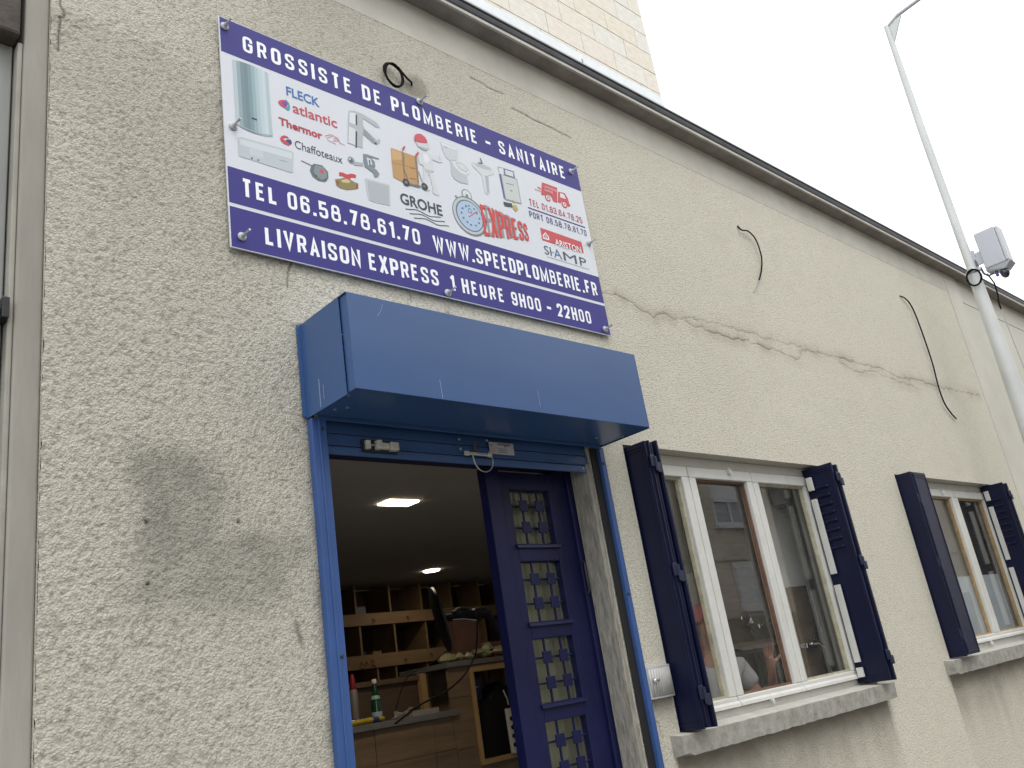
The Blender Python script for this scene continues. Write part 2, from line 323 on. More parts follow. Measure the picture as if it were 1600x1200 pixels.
# single marks: dark scrape, trowel smear, drilled holes, rubbed ridge
D = segdist([(1.435, 1.847), (1.449, 1.783)]); dirt = np.maximum(dirt, np.exp(-(D / .008) ** 2) * .9)
D = segdist([(1.18, 1.462), (1.26, 1.49), (1.348, 1.536)]); sm = np.exp(-(D / .022) ** 4); amp = amp * (1 - .8 * sm)
for hx, hz in ((.982, 2.157), (1.264, 2.16), (.984, 1.981)):
    D = np.hypot(X - hx, Z_ - hz); crack = np.maximum(crack, np.exp(-(D / .006) ** 2)); recess = np.maximum(recess, .01 * np.exp(-(D / .005) ** 2))
D = segdist([(.705, 1.86), (.773, 1.894), (1.107, 1.897)]); rk = np.clip(mid * 2.4 - .6, 0, 1) * np.clip((1.15 - X) / .3, 0, 1); ridge = rk * (np.exp(-(D / .014) ** 2) * .003 - np.exp(-(segdist([(.705, 1.845), (.773, 1.88), (1.107, 1.883)]) / .012) ** 2) * .002)
# old paint overlaps: greyer left flank, paler area beside the door head, flat patches; plus far-end haze brightness painted in towards the right
pale = np.maximum(.75 * np.clip((X - 1.45) / .25, 0, 1) * np.clip((3.25 - Z_) / .2, 0, 1) * np.clip((3.6 - X) / .5, 0, 1), .85 * np.clip((X - 2.0) / 3.0, 0, 1)) * (.8 + .4 * mid)
flat = 1 / (1 + np.exp(-(fbm(xs, zs, .35, .28, 90) - .68) / .02)); amp = amp * (1 - .5 * flat) * (1 - .3 * pale)
vtone = .5 - .22 * np.clip((1.7 - X) / .4, 0, 1) + 1.3 * (big - .5) + .5 * (fbm(xs, zs, 1.5, 1.1, 95) - .5)
line_z = np.interp(X, [.699, 1.008, 1.18, 1.5], [3.87, 3.87, 3.82, 3.5])
below = np.clip((line_z - Z_ + (mid - .5) * .12) / .05, 0, 1) * np.exp(-np.clip(line_z - Z_, 0, 9) / .45) * np.clip((1.45 - X) / .3, 0, 1)
vtone = vtone - .75 * below + .35 * (X < 1.5) * (Z_ > line_z)
vtone = vtone + .12 * np.sin(X * 2.1 + 1.2 * mid) * (Z_ > 3.4)
e4 = np.where((X > 5.9) & (X < 6.06), .3, 0)
Y = -(tex * amp) + recess - ridge
fade = np.ones(X.shape)
for o in OPEN:
    D = np.maximum(np.maximum(o[0] - X, X - o[1]), np.maximum(o[2] - Z_, Z_ - o[3])); fade = np.minimum(fade, np.clip(D / .01, .25, 1))
Y = Y * np.where(recess > .002, 1, fade)
wob = 1 - np.clip((X - .70) / .03, 0, 1)
Xd = X + wob * (fbm(xs, zs, .04, .03, 77) - .5) * .009
m_, n_ = X.shape
V = np.stack([Xd, Y, Z_], -1).reshape(-1, 3)
idx = np.arange(m_ * n_).reshape(m_, n_)
cxs = (xs[:-1] + xs[1:]) / 2; czs = (zs[:-1] + zs[1:]) / 2; CX, CZ = np.meshgrid(cxs, czs); keep = np.ones(CX.shape, bool)
for o in OPEN: keep &= ~((CX > o[0]) & (CX < o[1]) & (CZ > o[2]) & (CZ < o[3]))
F = np.stack([idx[:-1, :-1], idx[:-1, 1:], idx[1:, 1:], idx[1:, :-1]], -1)[keep]
# reveals of the openings and the free left edge
ev = []; ef = []
def quad(a, b, c, d):
    i = len(V) + len(ev); ev.extend([a, b, c, d]); ef.append((i, i + 1, i + 2, i + 3))
for o, dep in zip(OPEN, (.30, .15, .15)):
    x0, x1, z0, z1 = o
    quad((x0, 0, z0), (x0, 0, z1), (x0, dep, z1), (x0, dep, z0)); quad((x1, 0, z1), (x1, 0, z0), (x1, dep, z0), (x1, dep, z1))
    quad((x0, 0, z1), (x1, 0, z1), (x1, dep, z1), (x0, dep, z1)); quad((x0, 0, z0), (x0, dep, z0), (x1, dep, z0), (x1, 0, z0))
quad((.70, 0, 0), (.70, .3, 0), (.70, .3, 4.48), (.70, 0, 4.48))
allv = np.concatenate([V, np.array(ev)]); me = bpy.data.meshes.new('wall')
nf = len(F) + len(ef); me.vertices.add(len(allv)); me.vertices.foreach_set('co', allv.astype(np.float32).ravel())
loops = np.concatenate([F.reshape(-1), np.array(ef).reshape(-1)]).astype(np.int32)
me.loops.add(len(loops)); me.loops.foreach_set('vertex_index', loops); me.polygons.add(nf)
me.polygons.foreach_set('loop_start', np.arange(0, nf * 4, 4, dtype=np.int32)); me.polygons.foreach_set('loop_total', np.full(nf, 4, np.int32))
me.update(calc_edges=True)
def attr(name, arr, ext=0.0):
    a = me.attributes.new(name, 'FLOAT', 'POINT'); a.data.foreach_set('value', np.concatenate([arr.reshape(-1), np.full(len(ev), ext)]).astype(np.float32))
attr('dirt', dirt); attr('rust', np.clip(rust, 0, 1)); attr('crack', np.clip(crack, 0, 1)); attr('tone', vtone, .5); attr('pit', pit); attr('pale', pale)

def stucco():
    m = bpy.data.materials.new('roughcast_stucco'); m.use_nodes = True; n = m.node_tree; L = n.links; b = n.nodes['Principled BSDF']
    b.inputs['Roughness'].default_value = .95; b.inputs['Specular IOR Level'].default_value = .2
    def at(k):
        a = n.nodes.new('ShaderNodeAttribute'); a.attribute_name = k; return a.outputs['Fac']
    def mixc(f, a, c):
        x = n.nodes.new('ShaderNodeMix'); x.data_type = 'RGBA'
        if hasattr(f, 'links'): L.new(f, x.inputs[0])
        else: x.inputs[0].default_value = f
        for v, i in ((a, 6), (c, 7)):
            if isinstance(v, tuple): x.inputs[i].default_value = (*v, 1)
            else: L.new(v, x.inputs[i])
        return x.outputs[2]
    def mul(a, k):
        x = n.nodes.new('ShaderNodeMath'); x.operation = 'MULTIPLY'; L.new(a, x.inputs[0]); x.inputs[1].default_value = k; x.use_clamp = True; return x.outputs[0]
    geo = n.nodes.new('ShaderNodeNewGeometry')
    def noise(s, d=5):
        x = n.nodes.new('ShaderNodeTexNoise'); x.inputs['Scale'].default_value = s; x.inputs['Detail'].default_value = d; L.new(geo.outputs['Position'], x.inputs['Vector']); return x.outputs[0]
    c = mixc(at('tone'), (.505, .482, .408), (.625, .60, .51))
    c = mixc(at('pale'), c, (.735, .705, .595))
    gn = n.nodes.new('ShaderNodeValToRGB'); gn.color_ramp.elements[0].position = .35; gn.color_ramp.elements[1].position = .65; L.new(noise(150, 3), gn.inputs[0])
    c = mixc(mul(gn.outputs[0], .22), c, (.60, .57, .49))
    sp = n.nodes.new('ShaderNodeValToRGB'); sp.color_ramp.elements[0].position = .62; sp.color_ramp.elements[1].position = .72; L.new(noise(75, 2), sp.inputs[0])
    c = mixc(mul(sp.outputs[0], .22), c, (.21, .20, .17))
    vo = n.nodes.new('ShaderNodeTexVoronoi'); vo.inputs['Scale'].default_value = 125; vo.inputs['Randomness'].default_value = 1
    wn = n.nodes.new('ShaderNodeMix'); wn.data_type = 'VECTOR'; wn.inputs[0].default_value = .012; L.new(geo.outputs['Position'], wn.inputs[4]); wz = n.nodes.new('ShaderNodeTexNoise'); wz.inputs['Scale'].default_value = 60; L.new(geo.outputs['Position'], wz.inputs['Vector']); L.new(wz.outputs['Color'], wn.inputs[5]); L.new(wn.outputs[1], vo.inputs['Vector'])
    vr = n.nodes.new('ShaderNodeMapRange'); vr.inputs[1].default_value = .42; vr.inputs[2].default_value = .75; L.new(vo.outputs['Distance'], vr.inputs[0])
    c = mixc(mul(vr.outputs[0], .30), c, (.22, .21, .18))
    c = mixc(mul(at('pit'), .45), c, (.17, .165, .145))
    c = mixc(mul(at('dirt'), .85), c, (.155, .15, .13))
    c = mixc(mul(at('rust'), .55), c, (.24, .20, .145))
    c = mixc(mul(at('crack'), .92), c, (.045, .038, .03))
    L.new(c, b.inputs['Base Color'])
    bm = n.nodes.new('ShaderNodeBump'); bm.inputs['Strength'].default_value = .75; bm.inputs['Distance'].default_value = .0052; sm_ = n.nodes.new('ShaderNodeMath'); sm_.operation = 'MULTIPLY_ADD'; L.new(vo.outputs['Distance'], sm_.inputs[0]); sm_.inputs[1].default_value = -.75; L.new(noise(190, 3), sm_.inputs[2]); L.new(sm_.outputs[0], bm.inputs['Height']); L.new(bm.outputs[0], b.inputs['Normal'])
    return m
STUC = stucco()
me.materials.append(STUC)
BLD = tag(empty('shop_building', (4.5, 0, 0)), 'single storey building with beige roughcast facade, blue framed doorway and two white windows', 'building')
def inb(o): o.location = Vector(o.location) - Vector(BLD.location); return o
wall = bpy.data.objects.new('wall', me); COL.objects.link(wall); wall.parent = BLD; inb(wall)
def bpart(*a, **k): return inb(box(*a, parent=BLD, **k))
smoothpl = mat('smooth_render', (.62, .605, .53), .9, var=.16, vscale=2.6, bump=.25, bscale=160, alt=(.47, .455, .40))
endpl0 = mat('end_render', (.60, .58, .51), .9, var=.12, vscale=1.5, bump=.2, bscale=120); endpl = endpl0
bpart('cornice_band', smoothpl, .42, 8.6195, -.0010, .25, 4.4805, 4.690)
bpart('end_wall', endpl, 8.6205, 8.95, -.004, .25, 0, 4.690)
bpart('end_wall', endpl, 8.9525, 20, .010, .25, 0, 4.44); bpart('end_wall', endpl, 8.9525, 20, .008, .25, 4.446, 4.690)
endpl = endpl0
soff = mat('eaves_concrete', (.34, .31, .275), .9, var=.35, vscale=5, bump=.5, bscale=40, alt=(.20, .18, .16))
lightc = mat('drip_edge', (.50, .48, .44), .8, var=.2, vscale=8)
zinc = mat('zinc_gutter', (.12, .125, .135), .45, metal=.4, var=.3, vscale=5)
bpart('eaves', soff, .42, 20, -.085, .3, 4.692, 4.715)
bpart('drip_edge', lightc, .42, 20, -.099, -.0855, 4.688, 4.706)
g = MB(); 
for k in range(8):
    a0, a1 = math.pi * (1 + k / 8), math.pi * (1 + (k + 1) / 8)
    P = lambda a, x: (x, -.078 + .026 * math.cos(a), 4.757 + .045 * math.sin(a))
    g.poly([P(a0, .42), P(a1, .42), P(a1, 20), P(a0, 20)])
g.box(.42, 20, -.106, -.100, 4.752, 4.762)
inb(g.build('gutter', zinc, BLD, smooth=True))
bpart('gutter_lip', mat('zinc_lip', (.33, .34, .34), .4, metal=.5), .42, 20, -.113, -.1065, 4.755, 4.764)
bpart('roof', mat('roof_zinc', (.25, .26, .27), .5, var=.2), .42, 20, -.04, 5.9, 4.735, 4.752)
b_ = MB().tube([(3.44, -.08, 4.752), (3.43, -.09, 4.82)], .004); inb(b_.build('gutter_bracket', lightc, BLD))

# fixtures of the facade ------------------------------------------------- windows
white = mat('window_white_paint', (.69, .69, .665), .45, var=.14, vscale=9, bump=.12, bscale=60, alt=(.60, .60, .56))
putty = mat('aged_putty', (.47, .45, .33), .7, var=.3, vscale=20)
brown = mat('brown_seal_wood', (.17, .095, .06), .6, var=.3, vscale=25)
lwood = mat('varnished_bead', (.42, .29, .14), .5, var=.3, vscale=25)
navy = mat('navy_metal_paint', (.0040, .0068, .034), .42, spec=.32, var=.22, vscale=5, bump=.08, bscale=50)
navy2 = mat('navy_hinge_paint', (.010, .015, .045), .42, var=.2)
sillm = mat('weathered_sill_stone', (.43, .42, .375), .92, var=.5, vscale=16, bump=.9, bscale=45, alt=(.23, .225, .195))
silltop = mat('sill_top', (.48, .465, .42), .9, var=.2, vscale=14, bump=.4)
GLS = glass_mat('window_glass')
def window(W, joints, trims, zf, label, name='window'):
    x0, x1, z0, z1 = W; y0 = .080
    f = MB(); f.box(x0, x1, y0, y0 + .06, z1 - .052, z1); f.box(x0, x1, y0, y0 + .06, z0 - .004, zf)
    f.box(x0, x0 + .035, y0, y0 + .06, zf, z1 - .052); f.box(x1 - .035, x1, y0, y0 + .06, zf, z1 - .052)
    w_ = inb(f.build(name, white, BLD, bevel=.004, label=label))
    def sub(o): o.parent = w_; o.location = (0, 0, 0); return o
    xs_ = [x0 + .037] + joints + [x1 - .037]; zb = zf + .006; zt = z1 - .055
    for k in range(len(xs_) - 1):
        a, b = xs_[k] + .003, xs_[k + 1] - .003; r = .058; s = MB(); yy = y0 - .012
        s.box(a, b, yy, yy + .055, zt - r, zt); s.box(a, b, yy, yy + .055, zb, zb + .042); s.box(a, a + r, yy, yy + .055, zb + .042, zt - r); s.box(b - r, b, yy, yy + .055, zb + .042, zt - r)
        sub(s.build('sash', white, w_, bevel=.005))
        t = MB(); q = .011; a2, b2, c2, d2 = a + r, b - r, zb + .042, zt - r; y3 = yy + .022
        t.box(a2, b2, y3, y3 + .02, d2 - q, d2); t.box(a2, b2, y3, y3 + .02, c2, c2 + q); t.box(a2, a2 + q, y3, y3 + .02, c2 + q, d2 - q); t.box(b2 - q, b2, y3, y3 + .02, c2 + q, d2 - q)
        sub(t.build('glazing_bead', trims[k], w_))
        sub(MB().box(a2 + .002, b2 - .002, y3 + .021, y3 + .025, c2 + .002, d2 - .002).build('pane', GLS, w_))
        # weather bar under each sash
        sub(MB().hexa([(a, yy - .001, zb - .004), (b, yy - .001, zb - .004), (a, yy - .014, zb - .002), (b, yy - .014, zb - .002), (a, yy - .001, zb + .022), (b, yy - .001, zb + .022), (a, yy - .012, zb + .012), (b, yy - .012, zb + .012)]).build('weather_bar', white, w_))
    return w_
win1 = window(WIN1, [3.79, 4.398], [putty, brown, putty], 1.312, 'large white window with a brown bead round its middle pane')
win2 = window(WIN2, [6.70, 7.315], [lwood, lwood, lwood], 1.356, 'second white window with light wooden glazing beads')
def wsub(o, w_): o.parent = w_; o.location = (0, 0, 0); return o
def latch(x, z, w_):
    b = MB(); b.tube([(x, .064, z + .02), (x, .055, z), (x + .004, .05, z - .025)], [.006, .009, .005]); b.box(x - .012, x + .012, .055, .068, z - .012, z + .006); wsub(b.build('latch', white, w_, smooth=True), w_)
latch(4.06, 1.318, win1); latch(4.17, 2.487, win1); latch(7.1, 1.345, win2); latch(7.08, 2.47, win2)
for (xj, ws, z0, z1) in ((4.985, win1, 1.32, 2.48), (7.945, win2, 1.36, 2.50)):      # white jamb flashings in lengths between shutter hinges
    for a, b in ((0, .07), (.115, .50), (.555, .93), (.955, 1.0)):
        h = z1 - z0; wsub(MB().box(xj - .014, xj + .004, .015, .05, z1 - b * h, z1 - a * h).build('jamb_strip', white, ws, bevel=.002), ws)
        
def sill(x0, x1, z0, z1, seed):
    r = random.Random(seed); b = MB(); n = 60; i0 = 0; yf = -.062
    for k in range(n + 1):
        x = x0 + (x1 - x0) * k / n; e = r.uniform(-.0015, .0015) * 1.5
        if k < 3: e += r.uniform(0, .008)
        b.v += [(x, yf + e, z1 + r.uniform(-.001, .001)), (x, yf + .003 + e, z0 + r.uniform(-.002, .002) + (.012 if k < 2 else 0)), (x, .0, z0), (x, .085, z1 + .014)]
    for k in range(n):
        q = k * 4
        for a, c, mi in ((0, 1, 0), (1, 2, 0), (3, 0, 1)): b.f.append((q + a, q + c, q + 4 + c, q + 4 + a)); b.m.append(mi)
    b.f.append((3, 2, 1, 0)); b.m.append(0); q = n * 4; b.f.append((q, q + 1, q + 2, q + 3)); b.m.append(0)
    return inb(b.build('window_sill', [sillm, silltop], BLD))
sill(3.14, 5.15, 1.182, 1.266, 3); sill(6.04, 8.13, 1.213, 1.300, 4)

# folding metal shutters stacked in the reveals
def leaf(x0, x1, y0, y1, z0, z1, along='y', louv=False):
    b = MB(); b.box(x0, x1, y0, y1, z0, z1)
    t = .0035
    if along == 'y':       # leaf square to the wall: ribs on its outer face
        for (u, v, c, d) in ((y0 + .006, y0 + .014, z0 + .01, z1 - .01), (y1 - .014, y1 - .006, z0 + .01, z1 - .01)): b.box(x0 - t, x0, u, v, c, d)
        for zz in (z0 + .018, z0 + .034, z1 - .040, z1 - .024): b.box(x0 - t, x0, y0 + .018, y1 - .018, zz, zz + .007)
        if louv:
            for k in range(8):
                zc = z1 - .13 - k * .052; yc = (y0 + y1) / 2
                b.tube([(x0 + .004, yc - .045, zc), (x0 - .002, yc - .040, zc), (x0 - .002, yc + .040, zc), (x0 + .004, yc + .045, zc)], [.006, .011, .011, .006], 10)
    else:
        for (u, v) in ((x0 + .006, x0 + .013), (x1 - .013, x1 - .006)): b.box(u, v, y0 - t, y0, z0 + .01, z1 - .01)
        for zz in (z0 + .018, z0 + .034, z1 - .040, z1 - .024): b.box(x0 + .017, x1 - .017, y0 - t, y0, zz, zz + .006)
    return b
def shutter(leaves, hinges, label):
    main = None
    for k, (x0, x1, y0, y1, z0, z1, al, lv) in enumerate(leaves):
        b = leaf(x0, x1, y0, y1, z0, z1, al, lv)
        if main is None: main = inb(b.build('shutter', navy, BLD, bevel=.002, label=label))
        else: wsub(b.build('shutter_leaf', navy, main, bevel=.002), main)
    for (x, y, z) in hinges:
        b = MB(); b.box(x - .004, x + .026, y - .008, y - .001, z - .028, z + .028); b.tube([(x + .028, y - .008, z - .05), (x + .028, y - .008, z + .02)], .008); b.box(x + .03, x + .06, y - .012, y - .005, z - .055, z - .008)
        wsub(b.build('hinge', navy2, main, bevel=.002), main)
    return main
zb, zt = 1.276, 2.538
shutter([(3.226, 3.240, -.115, .06, zb, zt, 'y', False), (3.247, 3.259, -.122, .03, zb + .004, zt + .002, 'y', False), (3.268, 3.280, -.118, .03, zb + .004, zt - .004, 'y', False), (3.300, 3.312, -.128, .03, zb, zt + .004, 'y', False)],
        [(3.236, -.122, z) for z in (2.44, 1.94, 1.42)], 'navy folding shutter stacked against the left jamb, beside the grey meter box')
shutter([(5.004, 5.018, -.118, .075, zb + .012, zt, 'y', True), (5.026, 5.038, -.112, .06, zb + .02, zt - .008, 'y', False), (5.048, 5.066, -.125, .06, zb + .006, zt - .012, 'y', False)],
        [(5.022, -.122, z) for z in (2.45, 1.95, 1.42)], 'navy folding shutter with louvre slots right of the large window')
zb, zt = 1.312, 2.545
shutter([(6.168, 6.1885, -.104, .06, zb, zt, 'y', False), (6.19, 6.40, -.108, -.094, zb + .005, zt - .003, 'x', False), (6.20, 6.214, -.08, .05, zb, zt - .01, 'y', False)],
        [(6.172, -.098, z) for z in (2.36, 1.92, 1.45)], 'navy shutter with one leaf swung half open across the far window')
shutter([(7.962, 7.976, -.105, .075, zb + .01, zt, 'y', True), (7.985, 7.997, -.11, .06, zb + .02, zt - .01, 'y', False), (8.008, 8.03, -.12, .06, zb, zt - .01, 'y', False)],
        [(7.98, -.118, z) for z in (2.45, 1.95, 1.45)], 'rightmost navy shutter with louvre slots, cut by the photo edge')

# ------------------------------------------------------------------ door leaf with grilles
dblue = mat('door_indigo_paint', (.0075, .0095, .054), .42, spec=.35, var=.25, vscale=4, bump=.08, bscale=40)
dglass = glass_mat('door_glass', (.9, .93, .85), .03)
dx0, dx1, dy = 2.412, 2.815, .118
b = MB(); gl = [(2.111, 2.343), (1.794, 2.037), (1.482, 1.726), (1.168, 1.412), (.86, 1.10), (.55, .79)]; gx0, gx1 = 2.548, 2.782
b.box(dx0, 2.490, dy - .012, dy + .04, .12, 2.43)
b.box(2.497, gx0, dy, dy + .04, .12, 2.42); b.box(gx1, dx1 + .012, dy, dy + .04, .12, 2.42)
zz = [2.42] + [v for g_ in gl for v in (g_[1], g_[0])] + [.12]
for k in range(0, len(zz), 2): b.box(gx0, gx1, dy, dy + .04, zz[k + 1], zz[k])
door = inb(b.build('door', dblue, BLD, bevel=.004, label='fixed indigo door leaf with square-studded iron grilles'))
for z0, z1 in gl:
    wsub(MB().box(gx0 + .002, gx1 - .002, dy + .03, dy + .034, z0 + .002, z1 - .002).build('pane', dglass, door), door)
    g_ = MB(); h = z1 - z0; wd = gx1 - gx0
    for u in (.29, .70): g_.box(gx0 + u * wd - .004, gx0 + u * wd + .004, dy + .006, dy + .014, z0, z1)
    for v in (.30, .70): g_.box(gx0, gx1, dy + .0145, dy + .020, z0 + v * h - .004, z0 + v * h + .004)
    for u in (.29, .70):
        for v in (.30, .70): g_.box(gx0 + u * wd - .024, gx0 + u * wd + .024, dy - .002, dy + .0055, z0 + v * h - .024, z0 + v * h + .024)
    wsub(g_.build('grille', dblue, door, bevel=.0015), door)
    r_ = MB(); r_.hexa([(gx0 - .012, dy - .001, z0 - .02), (gx1 + .012, dy - .001, z0 - .02), (gx0 - .012, dy - .012, z0 - .018), (gx1 + .012, dy - .012, z0 - .018), (gx0 - .012, dy - .001, z0), (gx1 + .012, dy - .001, z0), (gx0 - .012, dy - .010, z0 - .006), (gx1 + .012, dy - .010, z0 - .006)])
    wsub(r_.build('drip_bar', dblue, door), door)
fr = MB(); fr.box(2.83, 2.90, dy + .004, dy + .06, .10, 2.44); fr.box(2.90, 2.951, dy - .012, dy + .06, .10, 2.44); fr.box(1.60, 2.951, dy + .0, dy + .06, 2.441, 2.46); fr.box(1.562, 1.60, dy, dy + .06, .10, 2.459)
inb(fr.build('door_frame', dblue, BLD, bevel=.004))
wsub(MB().tube([(2.905, .105, 2.03), (2.906, .092, 2.02), (2.906, .092, 1.90), (2.905, .105, 1.89)], .006).build('handle', mat('dull_steel', (.06, .06, .08), .4, metal=.8), door, smooth=True), door)
# strip of torn plaster on the jamb
torn = mat('torn_plaster', (.42, .40, .34), .95, var=.5, vscale=18, bump=1, bscale=50, alt=(.17, .16, .14), stretch=(3, 3, .6))
bpart('jamb_plaster', torn, 2.925, 2.9525, .0, .100, .10, 2.44)

# ------------------------------------------------------------------ shop sign
SG = tag(empty('shop_sign', (1.275, -.020, 3.113)), 'large white and violet plumbing wholesaler sign bolted above the blue doorway', 'sign')
SW, SH = 1.993, .992
LAY = [0]
def flat(quads, name, cols, lay):
    """thin print: quads = [(pts2d, colour index, sub layer)] in metres on the board"""
    b = MB()
    for pts, ci, k in quads:
        pts = [(p[0], p[1]) for p in pts]; ar = sum(pts[i - 1][0] * pts[i][1] - pts[i][0] * pts[i - 1][1] for i in range(len(pts)))
        if ar < 0: pts = pts[::-1]
        b.cur = ci; b.poly([(x, -(lay + k * .5) * .0006, z) for x, z in pts])
    return b.build(name, [ink(c) for c in cols], SG)
board = MB(); board.box(0, SW, .0, .006, 0, SH).build('board', mat('white_composite_board', (.66, .69, .74), .35, var=.04, vscale=2, coat=.15), SG)
VIO, VID = '#473c85', '#372b72'
def R4(x0, x1, z0, z1): return [(x0, z0), (x1, z0), (x1, z1), (x0, z1)]
viol = mat('violet_print', s2l('#2b247e'), .5, var=.07, vscale=1.5)
def band(x0, x1, z0, z1, name='violet_band'):
    b = MB(); b.poly([(x0, -.0006, z0), (x1, -.0006, z0), (x1, -.0006, z1), (x0, -.0006, z1)]); return b.build(name, viol, SG)
band(.004, SW - .001, .829, SH - .002); band(.004, SW - .001, .178, .326); band(.004, SW - .001, .003, .163)
def line(txt, x0, x1, z0, z1, col, name='letter', t=.185, wd=.54, lay=2):
    L_ = lettering(txt, x0 + .01, x1 + .01, z0 + .012, z1 + .012, t, wd)
    for g_ in sorted({q[2] for q in L_}): flat([(p, 0, k) for p, k, i in L_ if i == g_], name, [col], lay)
WH = '#f6f7fc'
line('GROSSISTE DE PLOMBERIE - SANITAIRE', .083, 1.876, .856, .932, WH, t=.185, wd=.55)
line('TEL 06.58.78.61.70', .043, .838, .206, .281, WH); line('WWW.SPEEDPLOMBERIE.FR', .905, 1.946, .196, .273, WH, t=.18, wd=.52)
line('LIVRAISON EXPRESS', .123, .908, .031, .106, WH); line('1', .968, .996, .029, .101, WH)
line('HEURE', 1.034, 1.277, .029, .098, WH); line('9H00', 1.322, 1.508, .028, .097, WH); line('-', 1.545, 1.57, .028, .097, WH); line('22H00', 1.617, 1.853, .028, .096, WH)
line('TEL 01.83.64.78.25', 1.557, 1.940, .611, .648, '#b03c4c', t=.15); line('PORT 06.58.78.61.70', 1.543, 1.954, .541, .576, '#3f3f78', t=.15)
flat([(R4(1.553, 1.963, .601, .608), 0, 0)], 'rule', ['#3a3478'], 2)
def ftext(txt, x0, x1, z0, z1, col, name='logo_lettering', bold=0, shear=0, lay=2, warp=None):
    """built-in face squeezed into a rectangle of the board"""
    c = bpy.data.curves.new('t', 'FONT'); c.body = txt; c.size = 1; c.offset = bold; c.resolution_u = 3
    o = bpy.data.objects.new('t', c); COL.objects.link(o); dg = bpy.context.evaluated_depsgraph_get(); dg.update()
    m_ = bpy.data.meshes.new_from_object(o.evaluated_get(dg)); V_ = [v.co.copy() for v in m_.vertices]; Fs = [tuple(p.vertices) for p in m_.polygons]
    bpy.data.objects.remove(o); a0, a1 = min(v.x for v in V_), max(v.x for v in V_); b0, b1 = min(v.y for v in V_), max(v.y for v in V_)
    b = MB()
    for v in V_:
        u, t = (v.x - a0) / (a1 - a0), (v.y - b0) / (b1 - b0); x, z = x0 + .01 + (x1 - x0) * u + shear * t, z0 + .012 + (z1 - z0) * t
        if warp: x, z = warp(u, t)
        b.v.append((x, -lay * .0006, z))
    b.f = Fs; b.m = [0] * len(Fs); o = b.build(name, ink(col), SG)
    if len(o.data.polygons) and o.data.polygons[0].normal.y > 0: o.data.flip_normals()
    return o
ftext('FLECK', .258, .405, .724, .768, '#2a68ae', bold=.018, shear=0)
ftext('atlantic', .280, .480, .652, .700, '#c0404f', bold=.012)
ftext('Thermor', .214, .404, .570, .607, '#b03042', bold=.03)
ftext('Chaffoteaux', .276, .488, .487, .524, '#2f3446', bold=.0)
ftext('GROHE', .759, .983, .385, .440, '#262c3e', bold=.02)
flat([([(1.689,.3775+.08),(1.9,.458),(1.9,.4575),(1.689,.457)], 0, 0)], 'rule', ['#c2404a'], 1.2)
ftext('ARISTON', 1.690, 1.880, .424, .459, '#eceef0', bold=.012, lay=6)
ftext('SI', 1.604, 1.652, .354, .402, '#3a4a5e'); ftext('A', 1.668, 1.725, .352, .402, '#3c6d92'); ftext('M', 1.737, 1.832, .352, .400, '#3a4a5e'); ftext('P', 1.855, 1.905, .352, .400, '#3a4a5e')
flat([(R4(1.626, 1.925, .353, .3555), 0, 0), (R4(1.662, 1.682, .386, .392), 0, 0)], 'rule', ['#8fa0ac'], 2)
ftext('LIVRAISON', 1.686, 1.780, .7475, .762, '#e8c8cc', bold=.0, lay=6); ftext('RAPIDE', 1.686, 1.745, .7275, .742, '#e8c8cc', bold=.0, lay=6)
# heavy perspective EXPRESS with grey sides
def warpE(dx, dz):
    def f(p):
        u = (p[0]) / 1.0; t = p[1]; uu = 1 - (1 - u) ** 1.18
        zt = .530 + (.499 - .530) * uu; zb = .362 + (.410 - .362) * uu; return (1.226 + .292 * uu + dx * (1 - uu), zb + (zt - zb) * t + dz)
    return f
for nm, col, dx, dz, lay in (('express_shading', '#8d9298', .028, .006, 3), ('express_lettering', '#d2352f', 0, 0, 5)):
    q = lettering('EXPRESS', 0, 1, 0, .36, .125, .36); f = warpE(dx, dz); flat([([f((p[0], p[1] / .36)) for p in qd], 0, k) for qd, k, i in q], nm, [col], lay)
def art(name, items):
    cols = []; q = []
    for k, (c, p) in enumerate(items):
        if c not in cols: cols.append(c)
        q.append(([(x + .010, z + .012) for x, z in p], cols.index(c), k * .35))
    LAY[0] += 1
    o = flat(q, name, cols, 2.2)
art('boiler_picture',[('#b9c4c9',[(0.041,0.448),(0.053,0.456),(0.26,0.467),(0.267,0.462),(0.258,0.371),(0.248,0.368),(0.046,0.37),(0.04,0.374)]),('#cdd5d9',[(0.046,0.446),(0.259,0.459),(0.259,0.431),(0.047,0.421)]),('#c3ccd1',[(0.084,0.425),(0.137,0.426),(0.137,0.39),(0.083,0.389)]),('#4a4f58',[(0.087,0.38),(0.094,0.381),(0.095,0.374),(0.088,0.373)]),('#4a4f58',[(0.112,0.38),(0.12,0.381),(0.12,0.376),(0.112,0.375)]),('#8e9aa5',[(0.204,0.41),(0.234,0.411),(0.234,0.409),(0.204,0.408)])])
